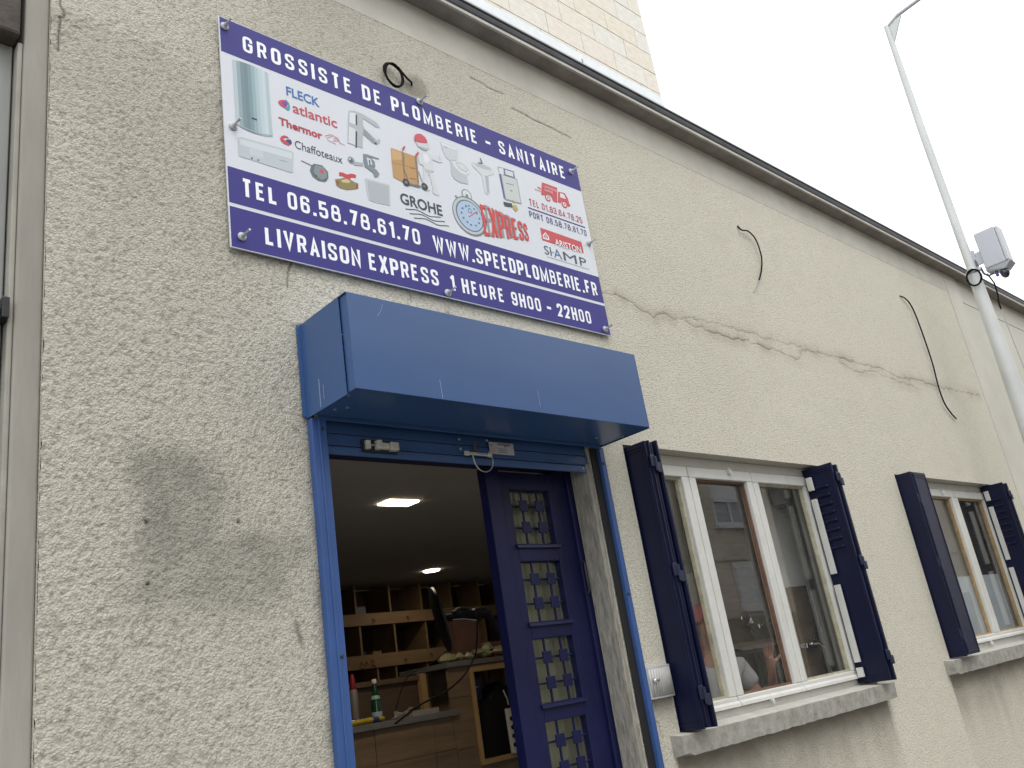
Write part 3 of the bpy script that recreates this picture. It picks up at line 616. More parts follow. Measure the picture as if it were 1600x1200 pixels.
art('mixer_tap_picture',[('#aeb6ba',[(0.546,0.764),(0.575,0.775),(0.618,0.774),(0.681,0.758),(0.697,0.742),(0.694,0.735),(0.679,0.731),(0.627,0.748),(0.614,0.752),(0.609,0.715),(0.691,0.673),(0.689,0.658),(0.669,0.641),(0.651,0.643),(0.604,0.669),(0.595,0.598),(0.523,0.597),(0.536,0.707)]),('#d9dee1',[(0.549,0.756),(0.578,0.765),(0.571,0.704),(0.542,0.705)]),('#d3d8db',[(0.538,0.684),(0.568,0.68),(0.559,0.599),(0.526,0.602)]),('#2b3034',[(0.578,0.757),(0.585,0.758),(0.58,0.704),(0.573,0.705)]),('#2b3034',[(0.569,0.672),(0.576,0.671),(0.566,0.59),(0.559,0.59)]),('#8c9498',[(0.61,0.703),(0.661,0.658),(0.653,0.646),(0.607,0.672)]),('#d4dadd',[(0.615,0.713),(0.683,0.674),(0.673,0.663),(0.612,0.7)]),('#3c4246',[(0.658,0.651),(0.672,0.652),(0.667,0.642),(0.659,0.642)])])
art('bath_tap_picture',[('#8f999e',[(0.548,0.518),(0.5472,0.5233),(0.5448,0.528),(0.541,0.5318),(0.5363,0.5342),(0.531,0.535),(0.5257,0.5342),(0.521,0.5318),(0.5172,0.528),(0.5148,0.5233),(0.514,0.518),(0.5148,0.5127),(0.5172,0.508),(0.521,0.5042),(0.5257,0.5018),(0.531,0.501),(0.5363,0.5018),(0.541,0.5042),(0.5448,0.508),(0.5472,0.5127)]),('#50595e',[(0.539,0.516),(0.5385,0.5191),(0.5371,0.5219),(0.5349,0.5241),(0.5321,0.5255),(0.529,0.526),(0.5259,0.5255),(0.5231,0.5241),(0.5209,0.5219),(0.5195,0.5191),(0.519,0.516),(0.5195,0.5129),(0.5209,0.5101),(0.5231,0.5079),(0.5259,0.5065),(0.529,0.506),(0.5321,0.5065),(0.5349,0.5079),(0.5371,0.5101),(0.5385,0.5129)]),('#c6cdd1',[(0.529,0.521),(0.528,0.5239),(0.5255,0.5258),(0.5225,0.5258),(0.52,0.5239),(0.519,0.521),(0.52,0.5181),(0.5225,0.5162),(0.5255,0.5162),(0.528,0.5181)]),('#a5aeb3',[(0.545,0.517),(0.588,0.525),(0.588,0.509),(0.543,0.499)]),('#76828a',[(0.593,0.57),(0.611,0.574),(0.67,0.575),(0.674,0.57),(0.625,0.564),(0.648,0.552),(0.648,0.525),(0.63,0.505),(0.595,0.507),(0.591,0.532)]),('#cdd4d8',[(0.609,0.558),(0.629,0.557),(0.635,0.532),(0.613,0.521)]),('#7c878d',[(0.596,0.521),(0.651,0.514),(0.665,0.498),(0.657,0.481),(0.638,0.472),(0.633,0.493),(0.599,0.507)]),('#33393d',[(0.618,0.549),(0.624,0.551),(0.625,0.525),(0.619,0.525)])])
art('thermostat_picture',[('#6b7274',[(0.2983,0.44),(0.2977,0.436),(0.3507,0.427),(0.3513,0.431)]),('#5e696b',[(0.353,0.442),(0.39,0.447),(0.414,0.426),(0.414,0.398),(0.397,0.374),(0.369,0.37),(0.343,0.38),(0.333,0.405),(0.34,0.428)]),('#7f8a8c',[(0.357,0.436),(0.389,0.441),(0.408,0.42),(0.406,0.396),(0.384,0.379),(0.361,0.386),(0.349,0.405)]),('#c04a5c',[(0.396,0.418),(0.3947,0.423),(0.391,0.4267),(0.386,0.428),(0.381,0.4267),(0.3773,0.423),(0.376,0.418),(0.3773,0.413),(0.381,0.4093),(0.386,0.408),(0.391,0.4093),(0.3947,0.413)]),('#3c4446',[(0.364,0.388),(0.3625,0.3915),(0.359,0.393),(0.3555,0.3915),(0.354,0.388),(0.3555,0.3845),(0.359,0.383),(0.3625,0.3845)]),('#3c4446',[(0.406,0.385),(0.4048,0.3878),(0.402,0.389),(0.3992,0.3878),(0.398,0.385),(0.3992,0.3822),(0.402,0.381),(0.4048,0.3822)])])
art('valve_picture',[('#c8323f',[(0.467,0.441),(0.482,0.445),(0.503,0.442),(0.524,0.453),(0.546,0.455),(0.544,0.439),(0.524,0.436),(0.513,0.422),(0.496,0.421),(0.485,0.428),(0.465,0.424)]),('#8a7a45',[(0.444,0.401),(0.466,0.41),(0.486,0.421),(0.516,0.423),(0.535,0.417),(0.553,0.416),(0.55,0.391),(0.526,0.38),(0.495,0.368),(0.467,0.367),(0.448,0.373)]),('#c9bb84',[(0.47,0.404),(0.496,0.419),(0.515,0.416),(0.509,0.404),(0.479,0.397)]),('#8a4a30',[(0.448,0.395),(0.46,0.398),(0.461,0.38),(0.45,0.379)]),('#8a4a30',[(0.541,0.407),(0.551,0.411),(0.549,0.393),(0.539,0.389)])])
art('radiator_picture',[('#c2c8cc',[(0.589,0.45),(0.598,0.455),(0.709,0.46),(0.714,0.454),(0.701,0.357),(0.631,0.35),(0.599,0.352),(0.593,0.377)]),('#adb4b8',[(0.598,0.447),(0.706,0.452),(0.698,0.361),(0.632,0.354),(0.602,0.357),(0.598,0.398)])])
art('delivery_figure_picture',[('#b98f58',[(0.743,0.652),(0.883,0.654),(0.872,0.51),(0.801,0.492),(0.736,0.504),(0.738,0.578)]),('#a57c48',[(0.737,0.58),(0.874,0.592),(0.874,0.588),(0.738,0.576)]),('#8d693c',[(0.807,0.648),(0.789,0.493),(0.793,0.494),(0.812,0.648)]),('#c9a26c',[(0.747,0.646),(0.802,0.646),(0.797,0.61),(0.742,0.591)]),('#6b5030',[(0.834,0.584),(0.86,0.588),(0.86,0.585),(0.834,0.581)]),('#6b5030',[(0.826,0.529),(0.858,0.534),(0.857,0.531),(0.826,0.526)]),('#cfd3d6',[(0.885,0.689),(0.913,0.699),(0.934,0.696),(0.971,0.694),(1.002,0.682),(1.025,0.69),(1.025,0.675),(1.008,0.667),(0.989,0.667),(0.967,0.67),(0.962,0.651),(0.969,0.609),(0.951,0.598),(0.966,0.559),(0.968,0.52),(0.98,0.492),(0.96,0.485),(0.944,0.493),(0.947,0.518),(0.939,0.587),(0.929,0.576),(0.923,0.516),(0.931,0.501),(0.908,0.49),(0.9,0.504),(0.904,0.549),(0.912,0.615),(0.907,0.62),(0.889,0.622),(0.888,0.651)]),('#b5babd',[(0.913,0.61),(0.925,0.604),(0.969,0.609),(0.951,0.598),(0.93,0.584),(0.918,0.587)]),('#e0e3e5',[(0.916,0.685),(0.943,0.687),(0.95,0.662),(0.936,0.637),(0.918,0.641)]),('#c5c9cc',[(1.013,0.711),(1.017,0.711),(1.016,0.684),(1.008,0.682)]),('#c9cdd0',[(0.884,0.736),(0.903,0.738),(0.95,0.748),(0.962,0.749),(0.957,0.725),(0.941,0.706),(0.919,0.704),(0.894,0.712)]),('#a8adb0',[(0.899,0.713),(0.919,0.706),(0.941,0.707),(0.955,0.721),(0.937,0.717),(0.913,0.718)]),('#c94a5a',[(0.881,0.757),(0.887,0.77),(0.904,0.782),(0.923,0.787),(0.943,0.778),(0.953,0.761),(0.95,0.748),(0.925,0.741),(0.895,0.735),(0.879,0.737)]),('#b53a4b',[(0.88,0.742),(0.895,0.739),(0.925,0.745),(0.95,0.751),(0.95,0.747),(0.924,0.739),(0.894,0.734),(0.88,0.736)]),('#6f7478',[(0.803,0.6549),(0.799,0.6551),(0.796,0.5631),(0.8,0.5629)]),('#6f7478',[(0.7999,0.5636),(0.7961,0.5624),(0.8111,0.5184),(0.8149,0.5196)]),('#6f7478',[(0.8745,0.6499),(0.8695,0.6501),(0.8655,0.5181),(0.8705,0.5179)]),('#6f7478',[(0.8789,0.5796),(0.8751,0.5784),(0.8911,0.5254),(0.8949,0.5266)]),('#c4343f',[(0.8006,0.6642),(0.8074,0.6598),(0.8224,0.6828),(0.8156,0.6872)]),('#c4343f',[(0.8699,0.6575),(0.8761,0.6525),(0.8951,0.6765),(0.8889,0.6815)]),('#6a6f73',[(0.82,0.5),(0.879,0.506),(0.875,0.496),(0.817,0.491)]),('#23272a',[(0.8185,0.499),(0.8172,0.5057),(0.8134,0.5114),(0.8077,0.5152),(0.801,0.5165),(0.7943,0.5152),(0.7886,0.5114),(0.7848,0.5057),(0.7835,0.499),(0.7848,0.4923),(0.7886,0.4866),(0.7943,0.4828),(0.801,0.4815),(0.8077,0.4828),(0.8134,0.4866),(0.8172,0.4923)]),('#7a8288',[(0.807,0.499),(0.8057,0.5031),(0.8022,0.5057),(0.7978,0.5057),(0.7943,0.5031),(0.793,0.499),(0.7943,0.4949),(0.7978,0.4923),(0.8022,0.4923),(0.8057,0.4949)]),('#23272a',[(0.9175,0.509),(0.9162,0.5157),(0.9124,0.5214),(0.9067,0.5252),(0.9,0.5265),(0.8933,0.5252),(0.8876,0.5214),(0.8838,0.5157),(0.8825,0.509),(0.8838,0.5023),(0.8876,0.4966),(0.8933,0.4928),(0.9,0.4915),(0.9067,0.4928),(0.9124,0.4966),(0.9162,0.5023)]),('#7a8288',[(0.903,0.509),(0.9019,0.5125),(0.8989,0.5147),(0.8951,0.5147),(0.8921,0.5125),(0.891,0.509),(0.8921,0.5055),(0.8951,0.5033),(0.8989,0.5033),(0.9019,0.5055)])])
art('toilet_picture',[('#c6cbce',[(1.031,0.787),(1.133,0.787),(1.124,0.731),(1.112,0.714),(1.083,0.707),(1.076,0.697),(1.05,0.711),(1.039,0.743)]),('#dde1e3',[(1.035,0.783),(1.128,0.782),(1.126,0.773),(1.038,0.773)]),('#b9bfc3',[(1.076,0.697),(1.104,0.699),(1.164,0.652),(1.167,0.605),(1.121,0.598),(1.083,0.606),(1.071,0.632)]),('#d6dadd',[(1.082,0.702),(1.142,0.719),(1.175,0.709),(1.189,0.686),(1.181,0.665),(1.158,0.65),(1.125,0.655),(1.095,0.675)]),('#aab1b5',[(1.105,0.702),(1.14,0.711),(1.167,0.702),(1.181,0.683),(1.161,0.666),(1.128,0.671)]),('#cfd4d7',[(1.11,0.7),(1.14,0.707),(1.164,0.698),(1.175,0.681),(1.162,0.672),(1.131,0.676)]),('#8a9094',[(1.054,0.7675),(1.054,0.7645),(1.068,0.7645),(1.068,0.7675)])])
art('washbasin_picture',[('#cfd4d6',[(1.21,0.74),(1.23,0.744),(1.295,0.755),(1.336,0.75),(1.351,0.728),(1.342,0.715),(1.305,0.695),(1.295,0.598),(1.283,0.584),(1.266,0.587),(1.262,0.642),(1.261,0.683),(1.232,0.705),(1.211,0.716)]),('#b3babe',[(1.22,0.737),(1.288,0.749),(1.326,0.744),(1.333,0.733),(1.289,0.724),(1.241,0.724)]),('#a9b0b4',[(1.282,0.688),(1.304,0.693),(1.292,0.6),(1.278,0.588)]),('#5c6468',[(1.249,0.75),(1.283,0.758),(1.282,0.752),(1.263,0.744),(1.25,0.745)]),('#5c6468',[(1.267,0.78),(1.274,0.78),(1.28,0.758),(1.271,0.754)])])
art('cistern_frame_picture',[('#8e9498',[(1.38,0.77),(1.415,0.774),(1.486,0.778),(1.488,0.74),(1.5,0.739),(1.5,0.598),(1.391,0.59),(1.384,0.617)]),('#3f4f8c',[(1.38,0.73),(1.391,0.731),(1.392,0.591),(1.384,0.601)]),('#c3c9c6',[(1.395,0.729),(1.495,0.734),(1.495,0.603),(1.397,0.598)]),('#d4d9dc',[(1.383,0.765),(1.415,0.77),(1.411,0.734),(1.382,0.73)]),('#5a6390',[(1.418,0.772),(1.486,0.778),(1.481,0.738),(1.417,0.734)]),('#cdd3d6',[(1.423,0.767),(1.479,0.771),(1.476,0.743),(1.424,0.74)]),('#5d656a',[(1.417,0.691),(1.469,0.696),(1.468,0.693),(1.417,0.688)]),('#5d656a',[(1.435,0.657),(1.451,0.658),(1.45,0.653),(1.435,0.653)]),('#2c3440',[(1.375,0.575),(1.433,0.582),(1.431,0.56),(1.38,0.553)]),('#b5a93e',[(1.455,0.597),(1.4539,0.601),(1.451,0.6039),(1.447,0.605),(1.443,0.6039),(1.4401,0.601),(1.439,0.597),(1.4401,0.593),(1.443,0.5901),(1.447,0.589),(1.451,0.5901),(1.4539,0.593)]),('#b5a93e',[(1.434,0.574),(1.461,0.582),(1.469,0.561),(1.453,0.543),(1.436,0.554)])])
art('delivery_truck_picture',[('#c2404a',[(1.68,0.778),(1.79,0.78),(1.769,0.686),(1.74,0.685),(1.732,0.709),(1.711,0.719),(1.679,0.702),(1.657,0.699)]),('#c2404a',[(1.793,0.758),(1.841,0.764),(1.859,0.738),(1.862,0.708),(1.869,0.699),(1.861,0.69),(1.843,0.688),(1.835,0.714),(1.809,0.709),(1.794,0.691),(1.775,0.691)]),('#d5dade',[(1.804,0.753),(1.833,0.755),(1.843,0.729),(1.799,0.726)]),('#c2404a',[(1.721,0.694),(1.7199,0.7008),(1.7166,0.7069),(1.7115,0.7113),(1.7053,0.7137),(1.6987,0.7137),(1.6925,0.7113),(1.6874,0.7069),(1.6841,0.7008),(1.683,0.694),(1.6841,0.6872),(1.6874,0.6811),(1.6925,0.6767),(1.6987,0.6743),(1.7053,0.6743),(1.7115,0.6767),(1.7166,0.6811),(1.7199,0.6872)]),('#d5dade',[(1.715,0.694),(1.7137,0.6996),(1.7101,0.7042),(1.7049,0.7067),(1.6991,0.7067),(1.6939,0.7042),(1.6903,0.6996),(1.689,0.694),(1.6903,0.6884),(1.6939,0.6838),(1.6991,0.6813),(1.7049,0.6813),(1.7101,0.6838),(1.7137,0.6884)]),('#c2404a',[(1.708,0.694),(1.7069,0.6975),(1.7039,0.6997),(1.7001,0.6997),(1.6971,0.6975),(1.696,0.694),(1.6971,0.6905),(1.7001,0.6883),(1.7039,0.6883),(1.7069,0.6905)]),('#c2404a',[(1.842,0.691),(1.8408,0.6978),(1.8373,0.7039),(1.832,0.7083),(1.8255,0.7107),(1.8185,0.7107),(1.812,0.7083),(1.8067,0.7039),(1.8032,0.6978),(1.802,0.691),(1.8032,0.6842),(1.8067,0.6781),(1.812,0.6737),(1.8185,0.6713),(1.8255,0.6713),(1.832,0.6737),(1.8373,0.6781),(1.8408,0.6842)]),('#d5dade',[(1.835,0.691),(1.8337,0.6966),(1.8301,0.7012),(1.8249,0.7037),(1.8191,0.7037),(1.8139,0.7012),(1.8103,0.6966),(1.809,0.691),(1.8103,0.6854),(1.8139,0.6808),(1.8191,0.6783),(1.8249,0.6783),(1.8301,0.6808),(1.8337,0.6854)]),('#c2404a',[(1.828,0.691),(1.8269,0.6945),(1.8239,0.6967),(1.8201,0.6967),(1.8171,0.6945),(1.816,0.691),(1.8171,0.6875),(1.8201,0.6853),(1.8239,0.6853),(1.8269,0.6875)]),('#c2404a',[(1.6371,0.7395),(1.6369,0.7365),(1.6619,0.7355),(1.6621,0.7385)]),('#c2404a',[(1.616,0.7205),(1.616,0.7175),(1.661,0.7165),(1.661,0.7195)]),('#c2404a',[(1.6431,0.7355),(1.6429,0.7325),(1.6639,0.7315),(1.6641,0.7345)])])
art('banner_logo_picture',[('#c2404a',[(1.604,0.498),(1.899,0.494),(1.899,0.431),(1.603,0.429)]),('#e8eaec',[(1.612,0.458),(1.634,0.48),(1.655,0.461),(1.653,0.44),(1.612,0.439)]),('#c2404a',[(1.618,0.457),(1.633,0.472),(1.647,0.458),(1.647,0.447),(1.619,0.446)]),('#e8eaec',[(1.624,0.456),(1.633,0.464),(1.64,0.455),(1.64,0.451),(1.626,0.45)]),('#c2404a',[(1.628,0.456),(1.633,0.46),(1.637,0.455),(1.636,0.453),(1.628,0.452)])])
art('blob_logo_picture',[('#c8445c',[(0.217,0.675),(0.225,0.687),(0.24,0.695),(0.255,0.697),(0.247,0.679),(0.256,0.66),(0.242,0.658),(0.225,0.663)]),('#7a3f98',[(0.231,0.676),(0.241,0.689),(0.255,0.691),(0.259,0.682),(0.253,0.668),(0.241,0.665)]),('#3c9aa8',[(0.245,0.696),(0.255,0.7),(0.266,0.688),(0.268,0.672),(0.265,0.658),(0.259,0.652),(0.245,0.656),(0.256,0.666),(0.261,0.68),(0.255,0.693)])])
art('crescent_logo_picture',[('#c4404e',[(0.213,0.507),(0.22,0.52),(0.231,0.528),(0.246,0.529),(0.253,0.523),(0.231,0.517),(0.226,0.511),(0.237,0.506),(0.255,0.495),(0.249,0.487),(0.229,0.489),(0.217,0.497)]),('#2b3568',[(0.236,0.506),(0.245,0.515),(0.259,0.519),(0.264,0.507),(0.26,0.497),(0.255,0.496)])])
art('swirl_logo_picture',[('#c97a86',[(0.4153,0.5931),(0.4167,0.5909),(0.4447,0.6089),(0.4433,0.6111)]),('#c97a86',[(0.4222,0.585),(0.4238,0.583),(0.4558,0.608),(0.4542,0.61)]),('#c97a86',[(0.4442,0.6112),(0.4438,0.6088),(0.4768,0.6028),(0.4772,0.6052)]),('#c97a86',[(0.4262,0.5792),(0.4258,0.5768),(0.4658,0.5698),(0.4662,0.5722)]),('#c97a86',[(0.4516,0.5842),(0.4524,0.5818),(0.4834,0.5928),(0.4826,0.5952)]),('#c97a86',[(0.4781,0.6045),(0.4759,0.6035),(0.4849,0.5835),(0.4871,0.5845)]),('#c97a86',[(0.482,0.5842),(0.482,0.5818),(0.507,0.5808),(0.507,0.5832)]),('#c97a86',[(0.4568,0.5982),(0.4572,0.5958),(0.4802,0.5998),(0.4798,0.6022)])])
art('stopwatch_picture',[('#7d878c',[(1.071,0.518),(1.081,0.521),(1.092,0.509),(1.081,0.5)]),('#8b9499',[(1.175,0.542),(1.1738,0.5505),(1.1702,0.5582),(1.1646,0.5647),(1.1575,0.5693),(1.1493,0.5717),(1.1407,0.5717),(1.1325,0.5693),(1.1254,0.5647),(1.1198,0.5582),(1.1162,0.5505),(1.115,0.542),(1.1162,0.5335),(1.1198,0.5258),(1.1254,0.5193),(1.1325,0.5147),(1.1407,0.5123),(1.1493,0.5123),(1.1575,0.5147),(1.1646,0.5193),(1.1702,0.5258),(1.1738,0.5335)]),('#d2d8db',[(1.169,0.542),(1.168,0.5488),(1.1652,0.555),(1.1607,0.5601),(1.155,0.5638),(1.1484,0.5658),(1.1416,0.5658),(1.135,0.5638),(1.1293,0.5601),(1.1248,0.555),(1.122,0.5488),(1.121,0.542),(1.122,0.5352),(1.1248,0.529),(1.1293,0.5239),(1.135,0.5202),(1.1416,0.5182),(1.1484,0.5182),(1.155,0.5202),(1.1607,0.5239),(1.1652,0.529),(1.168,0.5352)]),('#6d767b',[(1.137,0.543),(1.151,0.546),(1.155,0.518),(1.135,0.518)]),('#6d777c',[(1.243,0.432),(1.2415,0.4492),(1.237,0.4659),(1.2297,0.4815),(1.2198,0.4956),(1.2076,0.5078),(1.1935,0.5177),(1.1779,0.525),(1.1612,0.5295),(1.144,0.531),(1.1268,0.5295),(1.1101,0.525),(1.0945,0.5177),(1.0804,0.5078),(1.0682,0.4956),(1.0583,0.4815),(1.051,0.4659),(1.0465,0.4492),(1.045,0.432),(1.0465,0.4148),(1.051,0.3981),(1.0583,0.3825),(1.0682,0.3684),(1.0804,0.3562),(1.0945,0.3463),(1.1101,0.339),(1.1268,0.3345),(1.144,0.333),(1.1612,0.3345),(1.1779,0.339),(1.1935,0.3463),(1.2076,0.3562),(1.2198,0.3684),(1.2297,0.3825),(1.237,0.3981),(1.2415,0.4148)]),('#b9c1c6',[(1.232,0.432),(1.2306,0.448),(1.2265,0.4635),(1.2197,0.478),(1.2105,0.4911),(1.1991,0.5025),(1.186,0.5117),(1.1715,0.5185),(1.156,0.5226),(1.14,0.524),(1.124,0.5226),(1.1085,0.5185),(1.094,0.5117),(1.0809,0.5025),(1.0695,0.4911),(1.0603,0.478),(1.0535,0.4635),(1.0494,0.448),(1.048,0.432),(1.0494,0.416),(1.0535,0.4005),(1.0603,0.386),(1.0695,0.3729),(1.0809,0.3615),(1.094,0.3523),(1.1085,0.3455),(1.124,0.3414),(1.14,0.34),(1.156,0.3414),(1.1715,0.3455),(1.186,0.3523),(1.1991,0.3615),(1.2105,0.3729),(1.2197,0.386),(1.2265,0.4005),(1.2306,0.416)]),('#5f696e',[(1.223,0.433),(1.2218,0.4469),(1.2182,0.4604),(1.2123,0.473),(1.2043,0.4844),(1.1944,0.4943),(1.183,0.5023),(1.1704,0.5082),(1.1569,0.5118),(1.143,0.513),(1.1291,0.5118),(1.1156,0.5082),(1.103,0.5023),(1.0916,0.4943),(1.0817,0.4844),(1.0737,0.473),(1.0678,0.4604),(1.0642,0.4469),(1.063,0.433),(1.0642,0.4191),(1.0678,0.4056),(1.0737,0.393),(1.0817,0.3816),(1.0916,0.3717),(1.103,0.3637),(1.1156,0.3578),(1.1291,0.3542),(1.143,0.353),(1.1569,0.3542),(1.1704,0.3578),(1.183,0.3637),(1.1944,0.3717),(1.2043,0.3816),(1.2123,0.393),(1.2182,0.4056),(1.2218,0.4191)]),('#a9c0d8',[(1.218,0.433),(1.2169,0.4458),(1.2135,0.4583),(1.2081,0.47),(1.2007,0.4806),(1.1916,0.4897),(1.181,0.4971),(1.1693,0.5025),(1.1568,0.5059),(1.144,0.507),(1.1312,0.5059),(1.1187,0.5025),(1.107,0.4971),(1.0964,0.4897),(1.0873,0.4806),(1.0799,0.47),(1.0745,0.4583),(1.0711,0.4458),(1.07,0.433),(1.0711,0.4202),(1.0745,0.4077),(1.0799,0.396),(1.0873,0.3854),(1.0964,0.3763),(1.107,0.3689),(1.1187,0.3635),(1.1312,0.3601),(1.144,0.359),(1.1568,0.3601),(1.1693,0.3635),(1.181,0.3689),(1.1916,0.3763),(1.2007,0.3854),(1.2081,0.396),(1.2135,0.4077),(1.2169,0.4202)]),('#c64652',[(1.1345,0.427),(1.1375,0.423),(1.1955,0.468),(1.1925,0.472)]),('#39424f',[(1.144,0.4544),(1.148,0.4536),(1.152,0.4746),(1.148,0.4754)]),('#39424f',[(1.161,0.46),(1.1598,0.4652),(1.1565,0.4694),(1.1517,0.4717),(1.1463,0.4717),(1.1415,0.4694),(1.1382,0.4652),(1.137,0.46),(1.1382,0.4548),(1.1415,0.4506),(1.1463,0.4483),(1.1517,0.4483),(1.1565,0.4506),(1.1598,0.4548)]),('#a9c0d8',[(1.158,0.46),(1.1571,0.4639),(1.1546,0.467),(1.151,0.4688),(1.147,0.4688),(1.1434,0.467),(1.1409,0.4639),(1.14,0.46),(1.1409,0.4561),(1.1434,0.453),(1.147,0.4512),(1.151,0.4512),(1.1546,0.453),(1.1571,0.4561)]),('#566a86',[(1.142,0.489),(1.151,0.49),(1.151,0.482),(1.142,0.482)]),('#566a86',[(1.172,0.48),(1.181,0.482),(1.181,0.474),(1.171,0.473)]),('#566a86',[(1.185,0.462),(1.195,0.463),(1.194,0.455),(1.185,0.454)]),('#566a86',[(1.196,0.438),(1.206,0.439),(1.205,0.431),(1.196,0.43)]),('#566a86',[(1.188,0.413),(1.197,0.414),(1.197,0.406),(1.188,0.406)]),('#566a86',[(1.167,0.394),(1.177,0.395),(1.176,0.387),(1.167,0.387)]),('#566a86',[(1.138,0.39),(1.147,0.391),(1.147,0.383),(1.138,0.382)]),('#566a86',[(1.118,0.399),(1.127,0.4),(1.126,0.392),(1.117,0.391)]),('#566a86',[(1.098,0.415),(1.107,0.416),(1.107,0.408),(1.098,0.408)]),('#566a86',[(1.091,0.44),(1.1,0.441),(1.1,0.433),(1.091,0.433)]),('#566a86',[(1.101,0.465),(1.11,0.466),(1.11,0.458),(1.101,0.458)]),('#566a86',[(1.124,0.482),(1.133,0.484),(1.133,0.476),(1.124,0.475)])])
wv=[]
for k in range(3):
    P_=[(.790+.02*k+.19*u/24,.383-.016*k-.0055*math.cos(2*math.pi*u/24*1.5)) for u in range(25)]
    for (x0,z0),(x1,z1) in zip(P_[:-1],P_[1:]): wv.append(([(x0,z0-.0018),(x1,z1-.0018),(x1,z1+.0018),(x0,z0+.0018)],0,0))
flat(wv,'wave_logo_picture',['#2d3345'],2.2)
# tall water heater: a shaded print in vertical strips
q = []; ramp = ['#b4c2c8', '#8fa3aa', '#748b93', '#6c858d', '#7b949c', '#93aab2', '#a9bdc4', '#b9cad0', '#c3d1d6', '#aebfc6']
for k in range(30):
    u0, u1 = k / 30, (k + 1) / 30; x0, x1 = .047 + .146 * u0, .047 + .146 * u1; e = lambda u: .012 * (1 - (2 * u - 1) ** 2)
    q.append(([(x0, .516 - e(u0)), (x1, .516 - e(u1)), (x1, .808 + e(u1) * .6), (x0, .808 + e(u0) * .6)], k // 3, 0))
for k in range(30):
    u0, u1 = k / 30, (k + 1) / 30; x0, x1 = .047 + .146 * u0, .047 + .146 * u1; e = lambda u: .012 * (1 - (2 * u - 1) ** 2)
    q.append(([(x0, .520 - e(u0)), (x1, .520 - e(u1)), (x1, .524 - e(u1)), (x0, .524 - e(u0))], 10, 2))
q.append((R4(.110, .132, .566, .572), 11, 3))
flat(q, 'water_heater_picture', ramp + ['#a3b4ba', '#2d3d4c'], 2.2)
washer = mat('pale_plastic_washer', (.48, .50, .51), .4, var=.2, vscale=30); steel = mat('galvanised_steel', (.55, .56, .57), .3, metal=.9, var=.2, vscale=40)
for (x, z) in [(.022, .950), (.950, .978), (1.938, .932), (.034, .502), (1.965, .512), (.043, .049), (.957, .021), (1.955, .029)]:
    r0 = .017 + random.uniform(-.001, .001); a = random.uniform(-.3, .3)
    o = MB().lathe([(r0, 0), (r0, -.004), (r0 * .8, -.007), (r0 * .45, -.009), (r0 * .45, -.018), (r0 * .38, -.020)], (x, -.0012, z), 'y', 14).build('washer', washer, SG, smooth=True)
    s_ = MB().tube([(x, -.0205, z), (x + .006, -.05, z + .007 + .004 * a)], .0045, 6).build('threaded_stud', steel, o, smooth=True)

# ------------------------------------------------------------------ roller shutter over the door
blue = mat('shutter_blue_paint', (.038, .096, .245), .33, var=.10, vscale=1.6, bump=.04, bscale=12, coat=.12)
blue2 = mat('guide_blue_paint', (.042, .10, .285), .38, var=.15, vscale=3)
RS = tag(empty('roller_shutter', (2.28, 0, 2.7)), 'blue metal roller shutter box above the doorway with its slats rolled up', 'roller shutter')
def rp(o): o.location = Vector(o.location) - Vector(RS.location); return o
hx0, hx1, hy, hz0, hz1 = 1.528, 3.037, -.302, 2.526, 2.868
rp(MB().box(hx0 + .004, hx1, hy, hy + .0022, hz0, hz1).build('front_panel', blue, RS, bevel=.001))
rp(MB().box(hx0, hx1, hy + .0025, -.002, hz1 - .0025, hz1).build('top_panel', blue, RS))
rp(MB().box(hx0 + .006, hx1 - .003, hy + .003, -.035, hz0 + .0005, hz0 + .003).build('bottom_panel', blue, RS))
sp_ = MB(); sp_.box(hx0, hx0 + .0022, -.256, -.001, hz0 - .006, hz1 - .003); sp_.box(hx0 - .016, hx0 - .0005, -.008, -.006, hz0 - .002, hz1); rp(sp_.build('side_panel', blue, RS))
rp(MB().box(hx0 + .0065, hx0 + .009, -.2995, -.2555, hz0 + .004, hz1 - .003).build('side_return', blue, RS))
rp(MB().box(hx1 - .0022, hx1, hy + .003, -.001, hz0 - .004, hz1 - .003).build('side_panel', blue, RS))
lip = MB(); lip.box(hx0 + .03, hx1 - .03, -.034, -.028, hz0 - .014, hz0 + .002); rp(lip.build('bottom_lip', blue, RS, bevel=.002))
scr = mat('screw_head', (.45, .47, .48), .35, metal=.8)
for (x, y, z) in ((1.548, -.235, 2.5265), (1.58, -.10, 2.5265), (1.61, -.13, 2.5265), (2.9, -.11, 2.5265), (3.02, -.16, 2.5265)): rp(MB().lathe([(.006, 0), (.006, -.003), (.003, -.004)], (x, y, z), 'z', 8).build('screw', scr, RS))
for (x, z) in ((2.192, 2.497), (2.193, 2.457), (2.338, 2.502), (2.341, 2.452), (2.888, 2.415)): rp(MB().lathe([(.006, 0), (.006, -.003), (.003, -.0045)], (x, -.0105, z), 'y', 8).build('screw', scr, RS))
# scratches on the box: bare bright metal lines
scrat = mat('paint_scratch', (.30, .36, .50), .5)
def scratch(P, w_=.0012): rp(MB().tube(P, w_, 4).build('scratch', scrat, RS))
scratch([(1.5272, -.10, 2.63), (1.5272, -.098, 2.53)]); scratch([(1.5272, -.125, 2.60), (1.5272, -.122, 2.55)], .0007)
scratch([(1.648, hy - .0002, 2.80), (1.667, hy - .0002, 2.825), (1.675, hy - .0002, 2.85)], .0008); scratch([(1.885, hy - .0002, 2.60), (1.888, hy - .0002, 2.53)], .001); scratch([(2.37, hy - .0002, 2.62), (2.372, hy - .0002, 2.55)], .0008)
